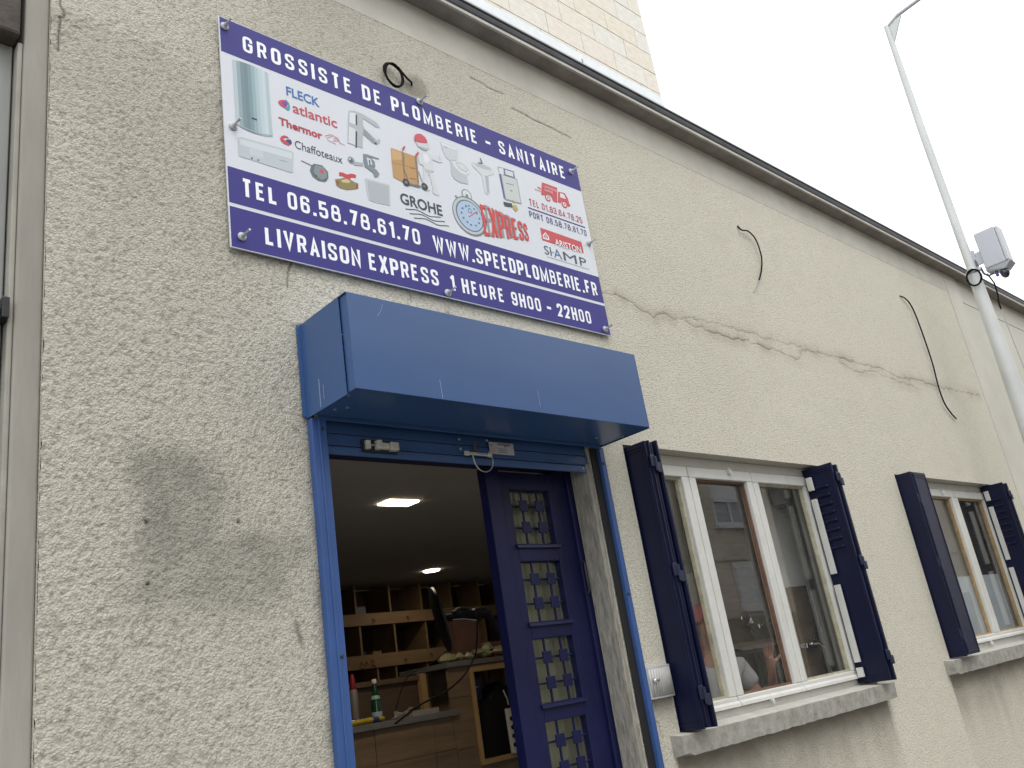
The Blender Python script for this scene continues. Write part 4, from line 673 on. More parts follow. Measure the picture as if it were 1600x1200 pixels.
# curtain rolled up: last slats and bottom bar hang in the opening
for k, (z0, z1, yy) in enumerate(((2.482, 2.560, .010), (2.436, 2.481, .006), (2.402, 2.435, .002))):
    s_ = MB(); s_.box(1.586, 2.950, yy, yy + .010, z0, z1 - .002); 
    if k == 1: s_.box(1.586, 2.950, yy - .006, yy, z0, z0 + .006)
    rp(s_.build('slat' if k < 2 else 'bottom_bar', blue, RS, bevel=.003))
lr = MB(); lr.box(1.530, 1.586, -.030, -.026, .10, hz0 - .010); lr.box(1.530, 1.534, -.0255, .02, .10, hz0 - .010); lr.box(1.582, 1.586, -.0255, .02, .10, hz0 - .010); lr.box(1.553, 1.561, -.034, -.0305, .10, hz0 - .012)
rp(lr.build('guide_rail', blue2, RS, bevel=.0015))
rr = MB(); rr.box(3.001, 3.030, -.030, -.026, .10, hz0 - .012); rr.box(3.001, 3.005, -.0255, .01, .10, hz0 - .012); rr.box(3.026, 3.030, -.0255, -.002, .10, hz0 - .012); rr.box(3.026, 3.0295, -.0255, -.002, .09, .099)
rp(box('channel_shadow_strip', mat('channel_shadow_black', (.010, .010, .012), .8), 2.957, 3.0005, -.012, -.007, .10, hz0 - .012, RS))  # thin dark strip standing in for the shadow inside the rail channel
rp(rr.build('guide_rail', blue2, RS, bevel=.0015))
for (x, z) in ((1.568, 1.731), (3.010, 1.86), (1.566, 2.48), (1.568, 1.3), (3.012, 2.44)): rp(MB().lathe([(.007, 0), (.007, -.003), (.003, -.005)], (x, -.0302, z), 'y', 10).build('bolt', mat('dark_bolt', (.05, .055, .07), .4, metal=.5), RS))
brass = mat('dull_zinc_plate', (.62, .63, .55), .42, metal=.25, var=.3, vscale=30)
lk = MB(); y = -.010
lk.box(1.748, 1.766, y - .016, y, 2.424, 2.456); lk.box(1.776, 1.784, y - .012, y - .004, 2.437, 2.443); lk.box(1.790, 1.810, y - .024, y, 2.424, 2.457); lk.box(1.812, 1.845, y - .018, y, 2.427, 2.450); lk.box(1.848, 1.884, y - .022, y, 2.423, 2.454)
L1 = rp(lk.build('lock', brass, RS, bevel=.002)); 
bk = MB().box(1.742, 1.890, y, .004, 2.418, 2.462).build('lock_plate', mat('black_plate', (.02, .022, .03), .5), L1); bolt_ = MB().tube([(1.766, y - .009, 2.440), (1.790, y - .009, 2.440)], .004, 8).build('bolt', steel, L1, smooth=True)
lt = MB(); lt.box(2.208, 2.232, y - .008, y, 2.431, 2.449); lt.box(2.328, 2.350, y - .008, y, 2.431, 2.447); lt.box(2.232, 2.328, y - .007, y, 2.4425, 2.4465); lt.tube([(2.226, y - .010, 2.437), (2.335, y - .010, 2.435)], .004, 8)
LT = rp(lt.build('latch', brass, RS, bevel=.0015)); MB().tube([(2.245 - .004, y - .012, 2.434)] + [(2.293 + .050 * math.cos(a), y - .014, 2.418 + .052 * math.sin(a)) for a in [math.pi * (1.0 + k / 16) for k in range(17)]] + [(2.343, y - .012, 2.434)], .0026, 8).build('ring', steel, LT, smooth=True)
rp(MB().box(2.270, 2.283, -.004, -.001, 2.458, 2.492).build('tape_scrap', mat('old_brown_tape', (.13, .08, .04), .7), RS))
st = MB(); st.box(2.357, 2.492, -.0012, .0, 2.452, 2.502); ST = rp(st.build('sticker', mat('faded_sticker', (.52, .50, .50), .5, var=.1), RS)); 
def stbit(pts, c): 
    b = MB(); b.poly([(x, -.0018, z) for x, z in pts]); b.build('sticker_print', ink(c), ST)
r_ = random.Random(4)
for k in range(12): x = 2.405 + k * .0058; h = r_.uniform(.004, .016); stbit(R4(x, x + .0034, 2.498 - h, 2.499), '#4a4a52')
for zq in (2.474, 2.466, 2.459): stbit(R4(2.403, 2.452, zq, zq + .003), '#77777c')
stbit(R4(2.364, 2.372, 2.484, 2.492), '#c05048'); 
for zq in (2.474, 2.466, 2.459): stbit(R4(2.363, 2.385, zq, zq + .0025), '#c88880')

# ------------------------------------------------------------------ small things on the wall
mbm = mat('grey_enamel', (.44, .44, .43), .45, var=.12, vscale=20)
MBX = tag(empty('meter_box', (3.115, 0, 1.49)), 'small pale grey meter box with a round knob, right of the doorway', 'meter box')
def ap(o, root): o.location = Vector(o.location) - Vector(root.location); return o
n = 10; b = MB(); b.v = []
for k in range(n + 1):
    u = k / n; x = 3.033 + .170 * u; yb = -.022 - .016 * math.sin(math.pi * u)
    b.v += [(x, -.001, 1.422), (x, -.001, 1.556), (x, yb, 1.424), (x, yb, 1.554)]
for k in range(n):
    q = 4 * k; b.f += [(q + 2, q + 6, q + 7, q + 3), (q + 3, q + 7, q + 5, q + 1), (q, q + 4, q + 6, q + 2)]; b.m += [0] * 3
b.f += [(0, 2, 3, 1), (4 * n, 4 * n + 1, 4 * n + 3, 4 * n + 2)]; b.m += [0, 0]; ap(b.build('case', mbm, MBX, bevel=.003), MBX)
d = MB()
for k in range(n):
    u0, u1 = .07 + .86 * k / n, .07 + .86 * (k + 1) / n; f = lambda u: (3.033 + .170 * u, -.0245 - .016 * math.sin(math.pi * u))
    (xa, ya), (xb, yb) = f(u0), f(u1); d.poly([(xa, ya, 1.434), (xb, yb, 1.434), (xb, yb, 1.544), (xa, ya, 1.544)])
dd = d.build('door', mat('grey_enamel_door', (.47, .47, .455), .4, var=.15, vscale=25), MBX, smooth=True); so = dd.modifiers.new('solid', 'SOLIDIFY'); so.thickness = .0022; so.offset = -1; ap(dd, MBX)
kn = MB().lathe([(.012, 0), (.012, -.004), (.009, -.008), (.006, -.014), (.009, -.016), (.009, -.02), (.004, -.022)], (3.067, -.036, 1.498), 'y', 14).build('knob', mat('chrome_knob', (.7, .7, .7), .2, metal=.9), MBX, smooth=True); ap(kn, MBX)

cab = mat('black_cable', (.006, .006, .007), .8, spec=.15)
def coil(name, c, rx, rz, r, turns, lbl, cat, axis='xz', tail=None, m=cab, grp=None):
    rr_ = random.Random(9); P = []
    for k in range(turns * 20 + 1):
        a = 2 * math.pi * k / 20 + 1.0; w_ = 1 + .06 * math.sin(k * .41) + .05 * math.sin(k * .173)
        P.append((c[0] + rx * w_ * math.cos(a), c[1] + .004 * math.sin(k * .5) - .0022 * (k / 20), c[2] + rz * w_ * math.sin(a)))
    if tail: P += tail
    o = MB().tube(P, r, 7).build(name, m, smooth=True); tag(o, lbl, cat); return o
coil('cable_coil', (2.093, -.022, 4.180), .048, .060, .0048, 3, 'black cable wound in a loop against the wall above the sign', 'cable', tail=[(2.17, -.02, 4.20), (2.205, -.01, 4.195), (2.225, .02, 4.185)])
def wire(P, r, lbl, m=cab):
    y = -.012; Q = curve_pts([(x, -.002 if k == 0 else y - .012 * math.sin(math.pi * k / (len(P) - 1)), z) for k, (x, z) in enumerate(P)]); o = MB().tube(Q, r, 6).build('hanging_wire', m, smooth=True); return tag(o, lbl, 'wire')
thinw = mat('bare_wire', (.10, .10, .09), .5)
o = wire([(4.872, 4.180), (4.885, 4.146), (4.962, 4.154), (5.029, 4.108), (5.045, 4.011), (5.030, 3.936), (4.991, 3.857), (4.948, 3.795)], .005, 'shorter black wire curving out of the wall above the large window')
o2 = MB().tube(curve_pts([(4.948, -.013, 3.795), (4.891, -.012, 3.731), (4.843, -.008, 3.686)]), .0022, 5).build('wire_end', mat('pale_core', (.25, .25, .24), .5), o)
wire([(7.347, 4.175), (7.40, 4.16), (7.475, 4.115), (7.510, 4.0), (7.525, 3.78), (7.522, 3.56), (7.488, 3.36), (7.509, 3.22), (7.60, 3.14), (7.686, 3.103)], .006, 'longer dark wire hanging down the wall near the lamp post')

# ------------------------------------------------------------------ lamp post and camera cabinet
polem = mat('pole_white_paint', (.62, .64, .63), .4, var=.08, vscale=3)
LP = tag(empty('lamp_post', (7.72, -.5, 0)), 'tall white stepped lamp post in front of the far end of the facade', 'lamp post')
px, py = 7.72, -.50
P = MB().tube([(px, py, 0.001), (px, py, .9), (px, py, 2.5), (px, py, 3.47), (px - .005, py, 4.20), (px - .005, py, 4.26)], [.10, .095, .078, .060, .048, .045], 20)
ap(P.build('lower_pole', polem, LP, smooth=True), LP)
P = MB().tube([(px - .005, py, 4.255), (px, py, 5.7), (px + .06, py, 6.86)], [.037, .033, .024], 16); ap(P.build('upper_pole', polem, LP, smooth=True), LP)
arm = MB().tube([(px + .06, py + .01, 6.84), (px + .06, py - .12, 6.90), (px + .06, py - .8, 6.96), (px + .06, py - 1.9, 7.02)], .018, 12); ap(arm.build('arm', mat('arm_grey', (.55, .55, .58), .4), LP, smooth=True), LP)
jn = MB().poly([(px + .058, py - .02, 6.62), (px + .058, py - .16, 6.89), (px + .058, py - .02, 6.87)]); jn.build; gs = MB(); gs.v = [(px + .052, py - .02, 6.66), (px + .052, py - .15, 6.88), (px + .052, py - .02, 6.86), (px + .068, py - .02, 6.66), (px + .068, py - .15, 6.88), (px + .068, py - .02, 6.86)]; gs.f = [(0, 1, 2), (5, 4, 3), (0, 3, 4, 1), (1, 4, 5, 2), (2, 5, 3, 0)]; gs.m = [0] * 5; ap(gs.build('gusset', polem, LP), LP)
lh = MB().lathe([(.04, -.03), (.11, -.02), (.12, .02), (.05, .05), (.01, .055)], (px + .06, py - 2.0, 7.03), 'z', 16); ap(lh.build('lamp_head', polem, LP, smooth=True), LP)
cl = MB().lathe([(.052, 0), (.056, .005), (.056, .03), (.052, .035)], (px - .005, py, 4.23), 'z', 18); cl.box(px - .062, px - .045, py - .012, py + .012, 4.235, 4.262); cl.box(px - .03, px - .012, py - .075, py - .052, 4.237, 4.262); ap(cl.build('clamp', steel, LP, bevel=.002), LP)
cp = MB().tube([(px + .03, py - .09, 4.20), (px + .035, py - .115, 4.10), (px + .03, py - .11, 4.0), (px + .02, py - .10, 3.93), (px + .03, py - .095, 3.87)], .006, 6); ap(cp.build('conduit', cab, LP, smooth=True), LP)
c2 = MB().tube([(px + .03, py - .098, 3.86), (px + .03, py - .10, 3.6), (px + .03, py - .115, 3.0), (px + .03, py - .125, 2.3)], .004, 6); ap(c2.build('conduit', mat('grey_conduit', (.4, .4, .4), .5), LP, smooth=True), LP)
cabm = mat('cabinet_grey_paint', (.52, .54, .59), .45, var=.05)
CC_ = tag(empty('camera_cabinet', (7.8, -.68, 4.4)), 'white surveillance camera cabinet strapped to the lamp post', 'camera')
b = MB().box(7.70, 7.84, -.765, -.60, 4.225, 4.555); ap(b.build('cabinet', cabm, CC_, bevel=.012, seg=3), CC_)
b = MB().box(7.705, 7.83, -.790, -.767, 4.235, 4.545); ap(b.build('lid', mat('cabinet_lid', (.55, .57, .60), .4), CC_, bevel=.006), CC_)
b = MB().hexa([(7.715, -.745, 4.175), (7.83, -.745, 4.175), (7.715, -.60, 4.20), (7.83, -.60, 4.20), (7.70, -.80, 4.222), (7.84, -.80, 4.222), (7.70, -.60, 4.222), (7.84, -.60, 4.222)]); ap(b.build('base_tray', cabm, CC_, bevel=.004), CC_)
b = MB().lathe([(.030, 4.178), (.036, 4.165), (.036, 4.15), (.030, 4.128), (.017, 4.112), (.004, 4.107)], (7.76, -.715, 0), 'z', 18); ap(b.build('camera_dome', mat('smoked_dome', (.03, .03, .05), .12, coat=.6), CC_, smooth=True), CC_)
b = MB().box(7.735, 7.75, -.672, -.650, 4.14, 4.20); ap(b.build('blue_plug', mat('blue_plug', (.05, .05, .30), .4), CC_, bevel=.003), CC_)
b = MB(); b.box(7.72, 7.74, -.60, -.545, 4.29, 4.40); b.box(7.715, 7.745, -.555, -.535, 4.24, 4.43); ap(b.build('bracket', cabm, CC_, bevel=.003), CC_)
b = MB().tube([(7.73, -.585, 4.40), (7.725, -.545, 4.36), (7.71, -.55, 4.28)], .008); b.tube([(7.74, -.64, 4.18), (7.73, -.60, 4.17), (7.715, -.575, 4.2), (7.70, -.57, 4.26)], .009); ap(b.build('lead', mat('grey_lead', (.10, .10, .13), .5), CC_, smooth=True), CC_)
rr_ = random.Random(3); Pq = []
for k in range(81):
    a = 2 * math.pi * k / 20; w_ = 1 + .05 * math.sin(k * .37); Pq.append((7.640 + .004 * math.sin(k), -.515 + .056 * w_ * math.cos(a), 4.175 + .070 * w_ * math.sin(a)))
tag(MB().tube(Pq, .006, 7).build('cable_coil', cab, smooth=True), 'black cable coiled on the lamp post below the camera cabinet', 'cable')

# ------------------------------------------------------------------ left neighbour
NW = tag(empty('neighbouring_wall', (.65, 0, 0)), 'narrow strip of smooth greyish render at the far left edge', 'wall')
nrm = mat('neighbour_render', (.42, .40, .35), .9, var=.25, vscale=2.2, bump=.3, bscale=70, stretch=(1, 1, .25), alt=(.27, .255, .225)); nre = mat('neighbour_edge', (.36, .345, .30), .9, var=.2, vscale=6)
b = MB().box(.628, .699, .012, .30, 0, 4.9); ap(b.build('pilaster', nrm, NW, bevel=.006), NW)
b = MB().box(.612, .627, .020, .29, 0, 3.70); ap(b.build('pilaster_edge', nre, NW, bevel=.004), NW)
b = MB().box(.40, .6115, -.01, .25, 3.705, 4.9); ap(b.build('lintel', mat('sooty_lintel', (.10, .085, .07), .9, var=.5, vscale=9, bump=.6), NW, bevel=.01), NW)
GT = tag(empty('metal_gate', (.5, .06, 0)), 'grey sheet metal gate cut by the left edge of the photo', 'gate')
gm = mat('gate_grey_paint', (.27, .28, .265), .45, var=.2, vscale=3, stretch=(6, 6, .4))
for k in range(5): b = MB().box(.375 + k * .047, .375 + k * .047 + .044, .055, .07, 0, 3.703); ap(b.build('gate_board', gm, GT, bevel=.004), GT)
b = MB().box(.37, .6115, .072, .09, 0, 3.703); ap(b.build('gate_backing', mat('gate_back', (.03, .03, .03), .8), GT), GT)
blk = mat('black_iron', (.014, .015, .017), .5)
BR = tag(empty('iron_hinge', (.6, .0, 2.75)), 'black iron fitting on the narrow wall at the left edge', 'hinge')
b = MB(); b.box(.592, .6115, -.004, .054, 2.730, 2.795); b.tube([(.594, .02, 2.762), (.55, .02, 2.752), (.50, .02, 2.74)], .018, 10); ap(b.build('bracket', blk, BR, bevel=.003), BR)
b = MB(); b.tube([(.565, .03, 2.745), (.562, .03, 2.62)], .014, 10); ap(b.build('pin', blk, BR, smooth=True), BR)

# ------------------------------------------------------------------ tower block behind, clad in stone slabs
TB = tag(empty('tower_block', (10, 6, 0)), 'tall building clad in pale beige stone slabs rising behind the roof', 'building')
ap(box('wall', mat('slab_joint', (.50, .47, .40), .9), 2.0, 14.725, 6.03, 16, 0, 22, TB), TB)
ap(box('flashing', mat('pale_flashing', (.66, .69, .70), .5, var=.1, vscale=4), 2.0, 14.735, 5.985, 5.998, 11.6, 13.20, TB), TB)
slabs = [mat('stone_slab_%s' % c, col, .85, var=.14, vscale=5, bump=.15, bscale=30, stretch=(1, 1, 2.2)) for c, col in (('sand', (.66, .62, .535)), ('rose', (.665, .61, .535)), ('pale', (.66, .63, .56)), ('grey', (.65, .63, .57)), ('ochre', (.655, .605, .51)))]
sm_ = {}
def slab_mesh(w_, m_):
    k = (round(w_, 3), m_.name)
    if k not in sm_: o = MB().box(0, w_, 0, .03, 0, .515).build('stone_slab', m_); sm_[k] = o.data; bpy.data.objects.remove(o)
    return sm_[k]
rz = [13.19, 13.29]; row = 0; z = 13.19 - .43
rs = random.Random(12)
for row in range(9):
    z = 12.765 + row * .534; x = 14.74; first = True
    off = .47 if row % 2 else 1.0
    if row == 0: off = .72
    while x > 8.3:
        w_ = off if first else 1.02; first = False
        o = bpy.data.objects.new('stone_slab', slab_mesh(w_ - .012, rs.choice(slabs))); COL.objects.link(o); o.parent = TB
        o.location = Vector((x - w_ + .006, 5.999 + rs.uniform(0, .004), z + .008)) - Vector(TB.location); x -= w_
        if row == 0: o.location.y += 0.0

# ------------------------------------------------------------------ building across the street (seen in the panes)
OB = tag(empty('opposite_building', (15, -9.6, 0)), 'beige rendered building across the street, mirrored in the window panes', 'building')
obm = mat('opposite_render', (.58, .52, .44), .9, var=.16, vscale=.8, bump=.2)
def obp(*a, **k): return ap(box(*a, parent=OB, **k), OB)
obp('wall', obm, 16.9, 40, -12, -9.6, 0, 9.5); obp('wall', mat('opposite_render_dark', (.40, .35, .28), .9, var=.15, vscale=.6), -2, 16.88, -13, -10.6, 0, 8.0)
obp('base_course', mat('opposite_base', (.14, .125, .10), .9, var=.3), 16.88, 40, -9.6, -9.56, 0, 2.35)
obp('string_course', mat('opposite_string', (.38, .34, .27), .9), 16.88, 40, -9.6, -9.55, 3.72, 3.76)
bl = mat('roller_blind_pvc', (.82, .84, .88), .5); obf = mat('opposite_frame', (.65, .66, .68), .5); obg = mat('opposite_pane', (.22, .27, .32), .15)
for (x0, x1, z0, z1, dn) in ((18.9, 20.3, 4.62, 5.72, .42), (19.15, 20.5, 2.55, 3.68, 1.0), (24.5, 25.9, 4.62, 5.72, .3), (24.5, 25.9, 2.55, 3.68, .8), (29, 30.4, 4.62, 5.72, .5)):
    f = MB(); y1 = -9.555; f.box(x0, x1, -9.6, y1, z0, z0 + .07); f.box(x0, x1, -9.6, y1, z1 - .10, z1); f.box(x0, x0 + .06, -9.6, y1, z0 + .07, z1 - .10); f.box(x1 - .06, x1, -9.6, y1, z0 + .07, z1 - .1); f.box((x0 + x1) / 2 - .04, (x0 + x1) / 2 + .04, -9.6, y1, z0 + .07, z1 - .1); f.box(x0 - .05, x1 + .05, -9.6, -9.46, z0 - .09, z0 - .002)
    W_ = ap(f.build('window', obf, OB), OB)
    MB().box(x0 + .06, x1 - .06, -9.598, -9.59, z0 + .07, z1 - .1).build('pane', obg, W_).location = Vector((0, 0, 0))
    s_ = MB(); hh = (z1 - .10 - z0 - .07) * dn; zz = z1 - .10
    while zz > z1 - .10 - hh: s_.box(x0 + .061, x1 - .061, -9.552, -9.535, zz - .042, zz - .004); zz -= .046
    o = s_.build('roller_blind', bl, W_)
PCAR = None

# ------------------------------------------------------------------ interior: room shell
FL = .12
ceilm = mat('ceiling_plaster', (.50, .48, .45), .9, var=.06); iwm = mat('interior_wall_paint', (.13, .13, .12), .9, var=.1)
box('ceiling', ceilm, .71, 9.5, .262, 4.35, 2.602, 2.66, kind='structure')
box('interior_floor', mat('floor_tiles', (.16, .15, .14), .5, var=.2), .71, 9.5, .302, 4.35, FL - .08, FL, kind='structure')
box('interior_wall', iwm, .71, 6.4, 4.355, 4.45, FL, 2.60, kind='structure'); box('interior_wall', iwm, .66, .705, .31, 4.35, FL, 2.60, kind='structure')
for (x0, x1, z0, z1) in ((.71, 1.558, FL, 2.60), (2.956, 3.208, FL, 2.60), (5.081, 6.149, FL, 2.60), (8.05, 9.5, FL, 2.60), (3.208, 5.081, 2.557, 2.60), (6.149, 8.05, 2.557, 2.60), (3.208, 5.081, FL, 1.262), (6.149, 8.05, FL, 1.296)):
    box('interior_wall', iwm, x0, x1, .152 if x0 > 3.1 else .262, .172 if x0 > 3.1 else .300, z0, z1, kind='structure')
# showroom partition behind the windows
gw = mat('showroom_wall_paint', (.80, .80, .74), .9, var=.06)
box('showroom_wall', gw, 4.965, 5.8, .385, .41, FL, 2.60, kind='structure')
box('showroom_wall', mat('showroom_dark_board', (.20, .155, .10), .7, var=.35, vscale=5, stretch=(1, 1, 5)), 4.95, 6.1, .96, .99, FL, 2.60, kind='structure')
box('showroom_wall', gw, 9.45, 9.5, .305, .9, FL, 2.60, kind='structure')
# ceiling lights
def clight(name, b, lbl, grp, pw, loc, sz, round_=False):
    o = b.build(name, mat('lamp_diffuser', (.8, .75, .65), .5, emit=(1, .86, .66), estr=9)); tag(o, lbl, 'ceiling light', grp)
    return o
clight('ceiling_light', MB().box(2.765, 2.965, 1.262, 1.372, 2.594, 2.6015), 'square recessed ceiling light glowing inside the doorway', 'lit ceiling lights of the shop', 6, None, None)
clight('ceiling_light', MB().lathe([(.07, 2.6015), (.07, 2.594), (.066, 2.592)], (4.715, 3.43, 0), 'z', 24), 'small round ceiling light glowing farther back over the shelves', 'lit ceiling lights of the shop', 5, None, None)
for (x, y, e, s_) in ((2.865, 1.317, 5, .12), (4.715, 3.43, 1.3, .12)):
    ld = bpy.data.lights.new('ceiling_lamp', 'AREA'); ld.energy = e; ld.size = s_; ld.color = (1, .80, .58); lo = bpy.data.objects.new('ceiling_lamp', ld); COL.objects.link(lo); lo.location = (x, y, 2.585)

# ------------------------------------------------------------------ pigeonhole shelving along the back wall
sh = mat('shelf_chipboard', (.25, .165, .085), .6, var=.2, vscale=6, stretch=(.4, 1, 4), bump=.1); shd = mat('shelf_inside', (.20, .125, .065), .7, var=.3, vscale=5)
SHF = tag(empty('pigeonhole_shelf', (4.6, 4.0, FL)), 'wooden pigeonhole shelving filling the back wall of the shop', 'shelf')
def shp(name, m_, *a): return ap(box(name, m_, *a, parent=SHF, bevel=0), SHF)
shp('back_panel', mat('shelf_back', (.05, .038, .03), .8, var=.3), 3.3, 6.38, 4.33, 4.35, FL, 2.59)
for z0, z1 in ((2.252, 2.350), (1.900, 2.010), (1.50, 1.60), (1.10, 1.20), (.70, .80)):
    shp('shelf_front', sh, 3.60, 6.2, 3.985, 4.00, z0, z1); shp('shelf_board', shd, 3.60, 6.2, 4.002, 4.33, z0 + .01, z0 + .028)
for x in (3.62, 3.965, 4.31, 4.665, 5.01, 5.36, 5.71, 6.05):
    shp('divider', sh, x - .009, x + .009, 4.001, 4.33, 2.281, 2.59); shp('divider', sh, x + .012, x + .030, 4.001, 4.33, 1.93, 2.25)
for x in (3.70, 4.14, 4.47, 4.66, 5.0, 5.3, 5.7, 6.0): shp('divider', sh, x - .009, x + .009, 4.001, 4.33, 1.53, 1.898)
hk = mat('red_hook', (.16, .03, .02), .5)
for x, z in ((4.13, 2.29), (4.46, 2.30), (4.82, 2.30), (5.12, 2.32), (4.42, 1.925), (4.31, 1.91), (4.75, 1.95), (5.03, 1.97), (4.30, 1.955), (4.35, 1.955), (4.41, 1.965)):
    ap(MB().tube([(x, 3.984, z), (x, 3.965, z - .012), (x + .008, 3.962, z - .025)], .005, 6).build('hook', hk, SHF), SHF)
# what lies in the pigeonholes
def thing_box(name, m_, x0, x1, y0, y1, z0, z1, lbl, cat, bev=.003): return tag(box(name, m_, x0, x1, y0, y1, z0, z1, bevel=bev), lbl, cat)
card = mat('cardboard', (.28, .19, .11), .8, var=.2); pur = mat('purple_wrap', (.12, .11, .17), .5)
def crate(x0, x1, y0, y1, z0, z1, m_, lbl, cat='box', name='cardboard_box'):
    b = MB(); b.box(x0, x1, y0, y1, z0, z1 - .004); e = empty(name, ((x0 + x1) / 2, (y0 + y1) / 2, z0)); tag(e, lbl, cat); ap(b.build('carton', m_, e, bevel=.003), e)
    f = MB(); f.hexa([(x0, y0, z1 - .0035), (x1, y0, z1 - .0035), (x0, y0 + (y1 - y0) * .48, z1 - .0035), (x1, y0 + (y1 - y0) * .48, z1 - .0035), (x0, y0, z1 - .001), (x1, y0, z1 - .001), (x0, y0 + (y1 - y0) * .48, z1), (x1, y0 + (y1 - y0) * .48, z1)]); ap(f.build('flap', m_, e), e); return e
crate(4.47, 4.56, 4.05, 4.15, 1.93, 2.04, card, 'small upright carton in a middle pigeonhole'); crate(4.16, 4.27, 4.03, 4.15, 1.93, 1.99, card, 'low carton in the leftmost middle pigeonhole')
crate(4.34, 4.44, 4.05, 4.2, 2.281, 2.42, pur, 'purple wrapped packet in the upper pigeonhole', 'packet', 'packet')
def clutter(name, lbl, cx, cy, z0, n, w_, h, cols, seed, cat='fittings'):
    r = random.Random(seed); e = empty(name, (cx, cy, z0)); tag(e, lbl, cat)
    for k in range(n):
        x, y = cx + r.uniform(-w_, w_), cy + r.uniform(-.06, .06); hh = h * r.uniform(.5, 1); m_ = mat('clutter_%d' % (r.randrange(len(cols)) + seed * 10), cols[k % len(cols)], .5)
        if r.random() < .5: b = MB().lathe([(.018, 0), (.022, .005), (.022, hh * .4), (.012, hh * .5), (.018, hh * .7), (.01, hh)], (x, y, z0), 'z', 10)
        else: b = MB().tube([(x - .03, y, z0 + .012), (x, y, z0 + .012 + hh * .4), (x + .03, y - .01, z0 + .012 + hh * .2), (x + .035, y, z0 + hh * .9)], .012, 8)
        ap(b.build('fitting', m_, e, smooth=True), e)
clutter('pipe_fittings', 'dark and copper coloured pipe fittings in the pigeonhole left of the carton', 4.385, 4.10, 1.93, 8, .05, .17, [(.10, .04, .02), (.03, .03, .03), (.14, .07, .03)], 2)
clutter('pipe_fittings', 'grey hose pieces lying in the pigeonhole behind the black lamp head', 4.85, 4.12, 1.93, 7, .10, .10, [(.05, .05, .055), (.10, .10, .11)], 3)
ap_ = MB()
for k in range(9): ap_.box(4.55 + k * .008, 4.556 + k * .008, 4.05, 4.18, 2.281, 2.45 - .01 * (k % 3))

# ------------------------------------------------------------------ counter
lam = mat('counter_laminate', (.19, .135, .085), .5, var=.35, vscale=3, stretch=(.5, 1, 5), bump=.05); pale = mat('pale_timber', (.40, .27, .12), .5, var=.2, vscale=6, stretch=(1, 1, .4)); top = mat('grey_worktop', (.145, .145, .145), .5, var=.25, vscale=12)
CT = tag(empty('shop_counter', (3.4, 2.1, FL)), 'wood clad shop counter with grey worktop, seen through the doorway', 'counter')
def cp_(name, m_, *a, **k): return ap(box(name, m_, *a, parent=CT, **k), CT)
cp_('worktop', top, 2.2, 3.655, 1.995, 2.28, 1.457, 1.493, bevel=.003)
for k, x in enumerate((2.2, 2.62, 3.04, 3.46)):
    for j, z in enumerate((FL, .42, .72, 1.02, 1.27)):
        z1 = (.418, .718, 1.018, 1.268, 1.455)[j]; cp_('front_plank', lam, x + .001, min(x + .418, 3.617), 2.015 + .002 * ((k + j) % 2), 2.035, z + .001, z1)
for j, z in enumerate((FL, .5, .88, 1.26, 1.56)):
    z1 = (.498, .878, 1.258, 1.558, 1.738)[j]; cp_('front_plank', lam, 3.619, 3.785, 2.012 + .002 * (j % 2), 2.035, z + .001, z1)
cp_('upper_worktop', top, 3.60, 5.2, 1.985, 2.5, 1.740, 1.772, bevel=.003)
cp_('back_board', mat('counter_back_board', (.085, .055, .035), .6, var=.3, vscale=4, stretch=(.6, 1, 4)), 3.05, 3.60, 2.285, 2.30, 1.30, 1.70); cp_('ledge', mat('ledge_wood', (.12, .075, .045), .6, var=.3), 3.05, 3.64, 2.255, 2.33, 1.702, 1.732)
cp_('post', pale, 3.575, 3.617, 2.235, 2.275, 1.494, 1.738)
f = MB(); x0, x1, z0, z1 = 3.79, 4.45, 1.145, 1.735; q = .030; f.box(x0, x1, 1.998, 2.034, z1 - q - .01, z1); f.box(x0, x1, 1.998, 2.034, z0, z0 + q); f.box(x0, x0 + q - .004, 1.998, 2.034, z0 + q, z1 - q - .01); f.box(x1 - q, x1, 1.998, 2.034, z0 + q, z1 - q - .01); ap(f.build('frame', pale, CT, bevel=.002), CT)
cp_('cubby_back', lam, 3.79, 4.45, 2.42, 2.44, FL, 1.735); cp_('cubby_side', lam, 3.79, 3.81, 2.036, 2.418, FL, 1.735); cp_('cubby_floor', lam, 3.812, 4.45, 2.036, 2.418, 1.14, 1.158); cp_('front_plank', lam, 3.787, 5.2, 2.012, 2.035, FL, 1.143); cp_('front_plank', lam, 4.452, 5.2, 2.012, 2.035, 1.144, 1.738)
for k in range(5): cp_('slat', mat('red_brown_slat', (.15, .08, .05), .6, var=.2), 4.20 + k * .05, 4.24 + k * .05, 2.40, 2.419, 1.45, 1.73)
e = tag(empty('computer_case', (4.05, 2.2, 1.16)), 'black computer standing in the framed cubby of the counter', 'computer')
bkm = mat('black_plastic', (.008, .008, .010), .5, spec=.3)
ap(MB().box(3.835, 4.19, 2.06, 2.30, 1.1585, 1.52).build('case', bkm, e, bevel=.015), e); ap(MB().lathe([(.02, 2.10), (.10, 2.11), (.12, 2.14), (.12, 2.2), (.05, 2.22)], (4.13, 0, 1.50), 'y', 24).build('fan_housing', bkm, e, smooth=True), e)
bb = mat('blue_carton_print', (.03, .045, .14), .5); o = thing_box('printed_carton', bb, 3.83, 4.0, 2.16, 2.30, 1.522, 1.67, 'dark blue printed carton on top of the computer in the cubby', 'box')
MB().box(3.85, 3.95, 2.158, 2.1595, 1.555, 1.572).build('print_stripe', mat('red_print', (.25, .03, .03), .5), o); MB().box(3.85, 3.98, 2.158, 2.1595, 1.60, 1.61).build('print_stripe', mat('pale_print', (.25, .28, .35), .5), o)
pw = tag(empty('power_strip', (4.14, 2.0, 1.3)), 'white power strip hanging at the cubby next to the door leaf', 'power strip')
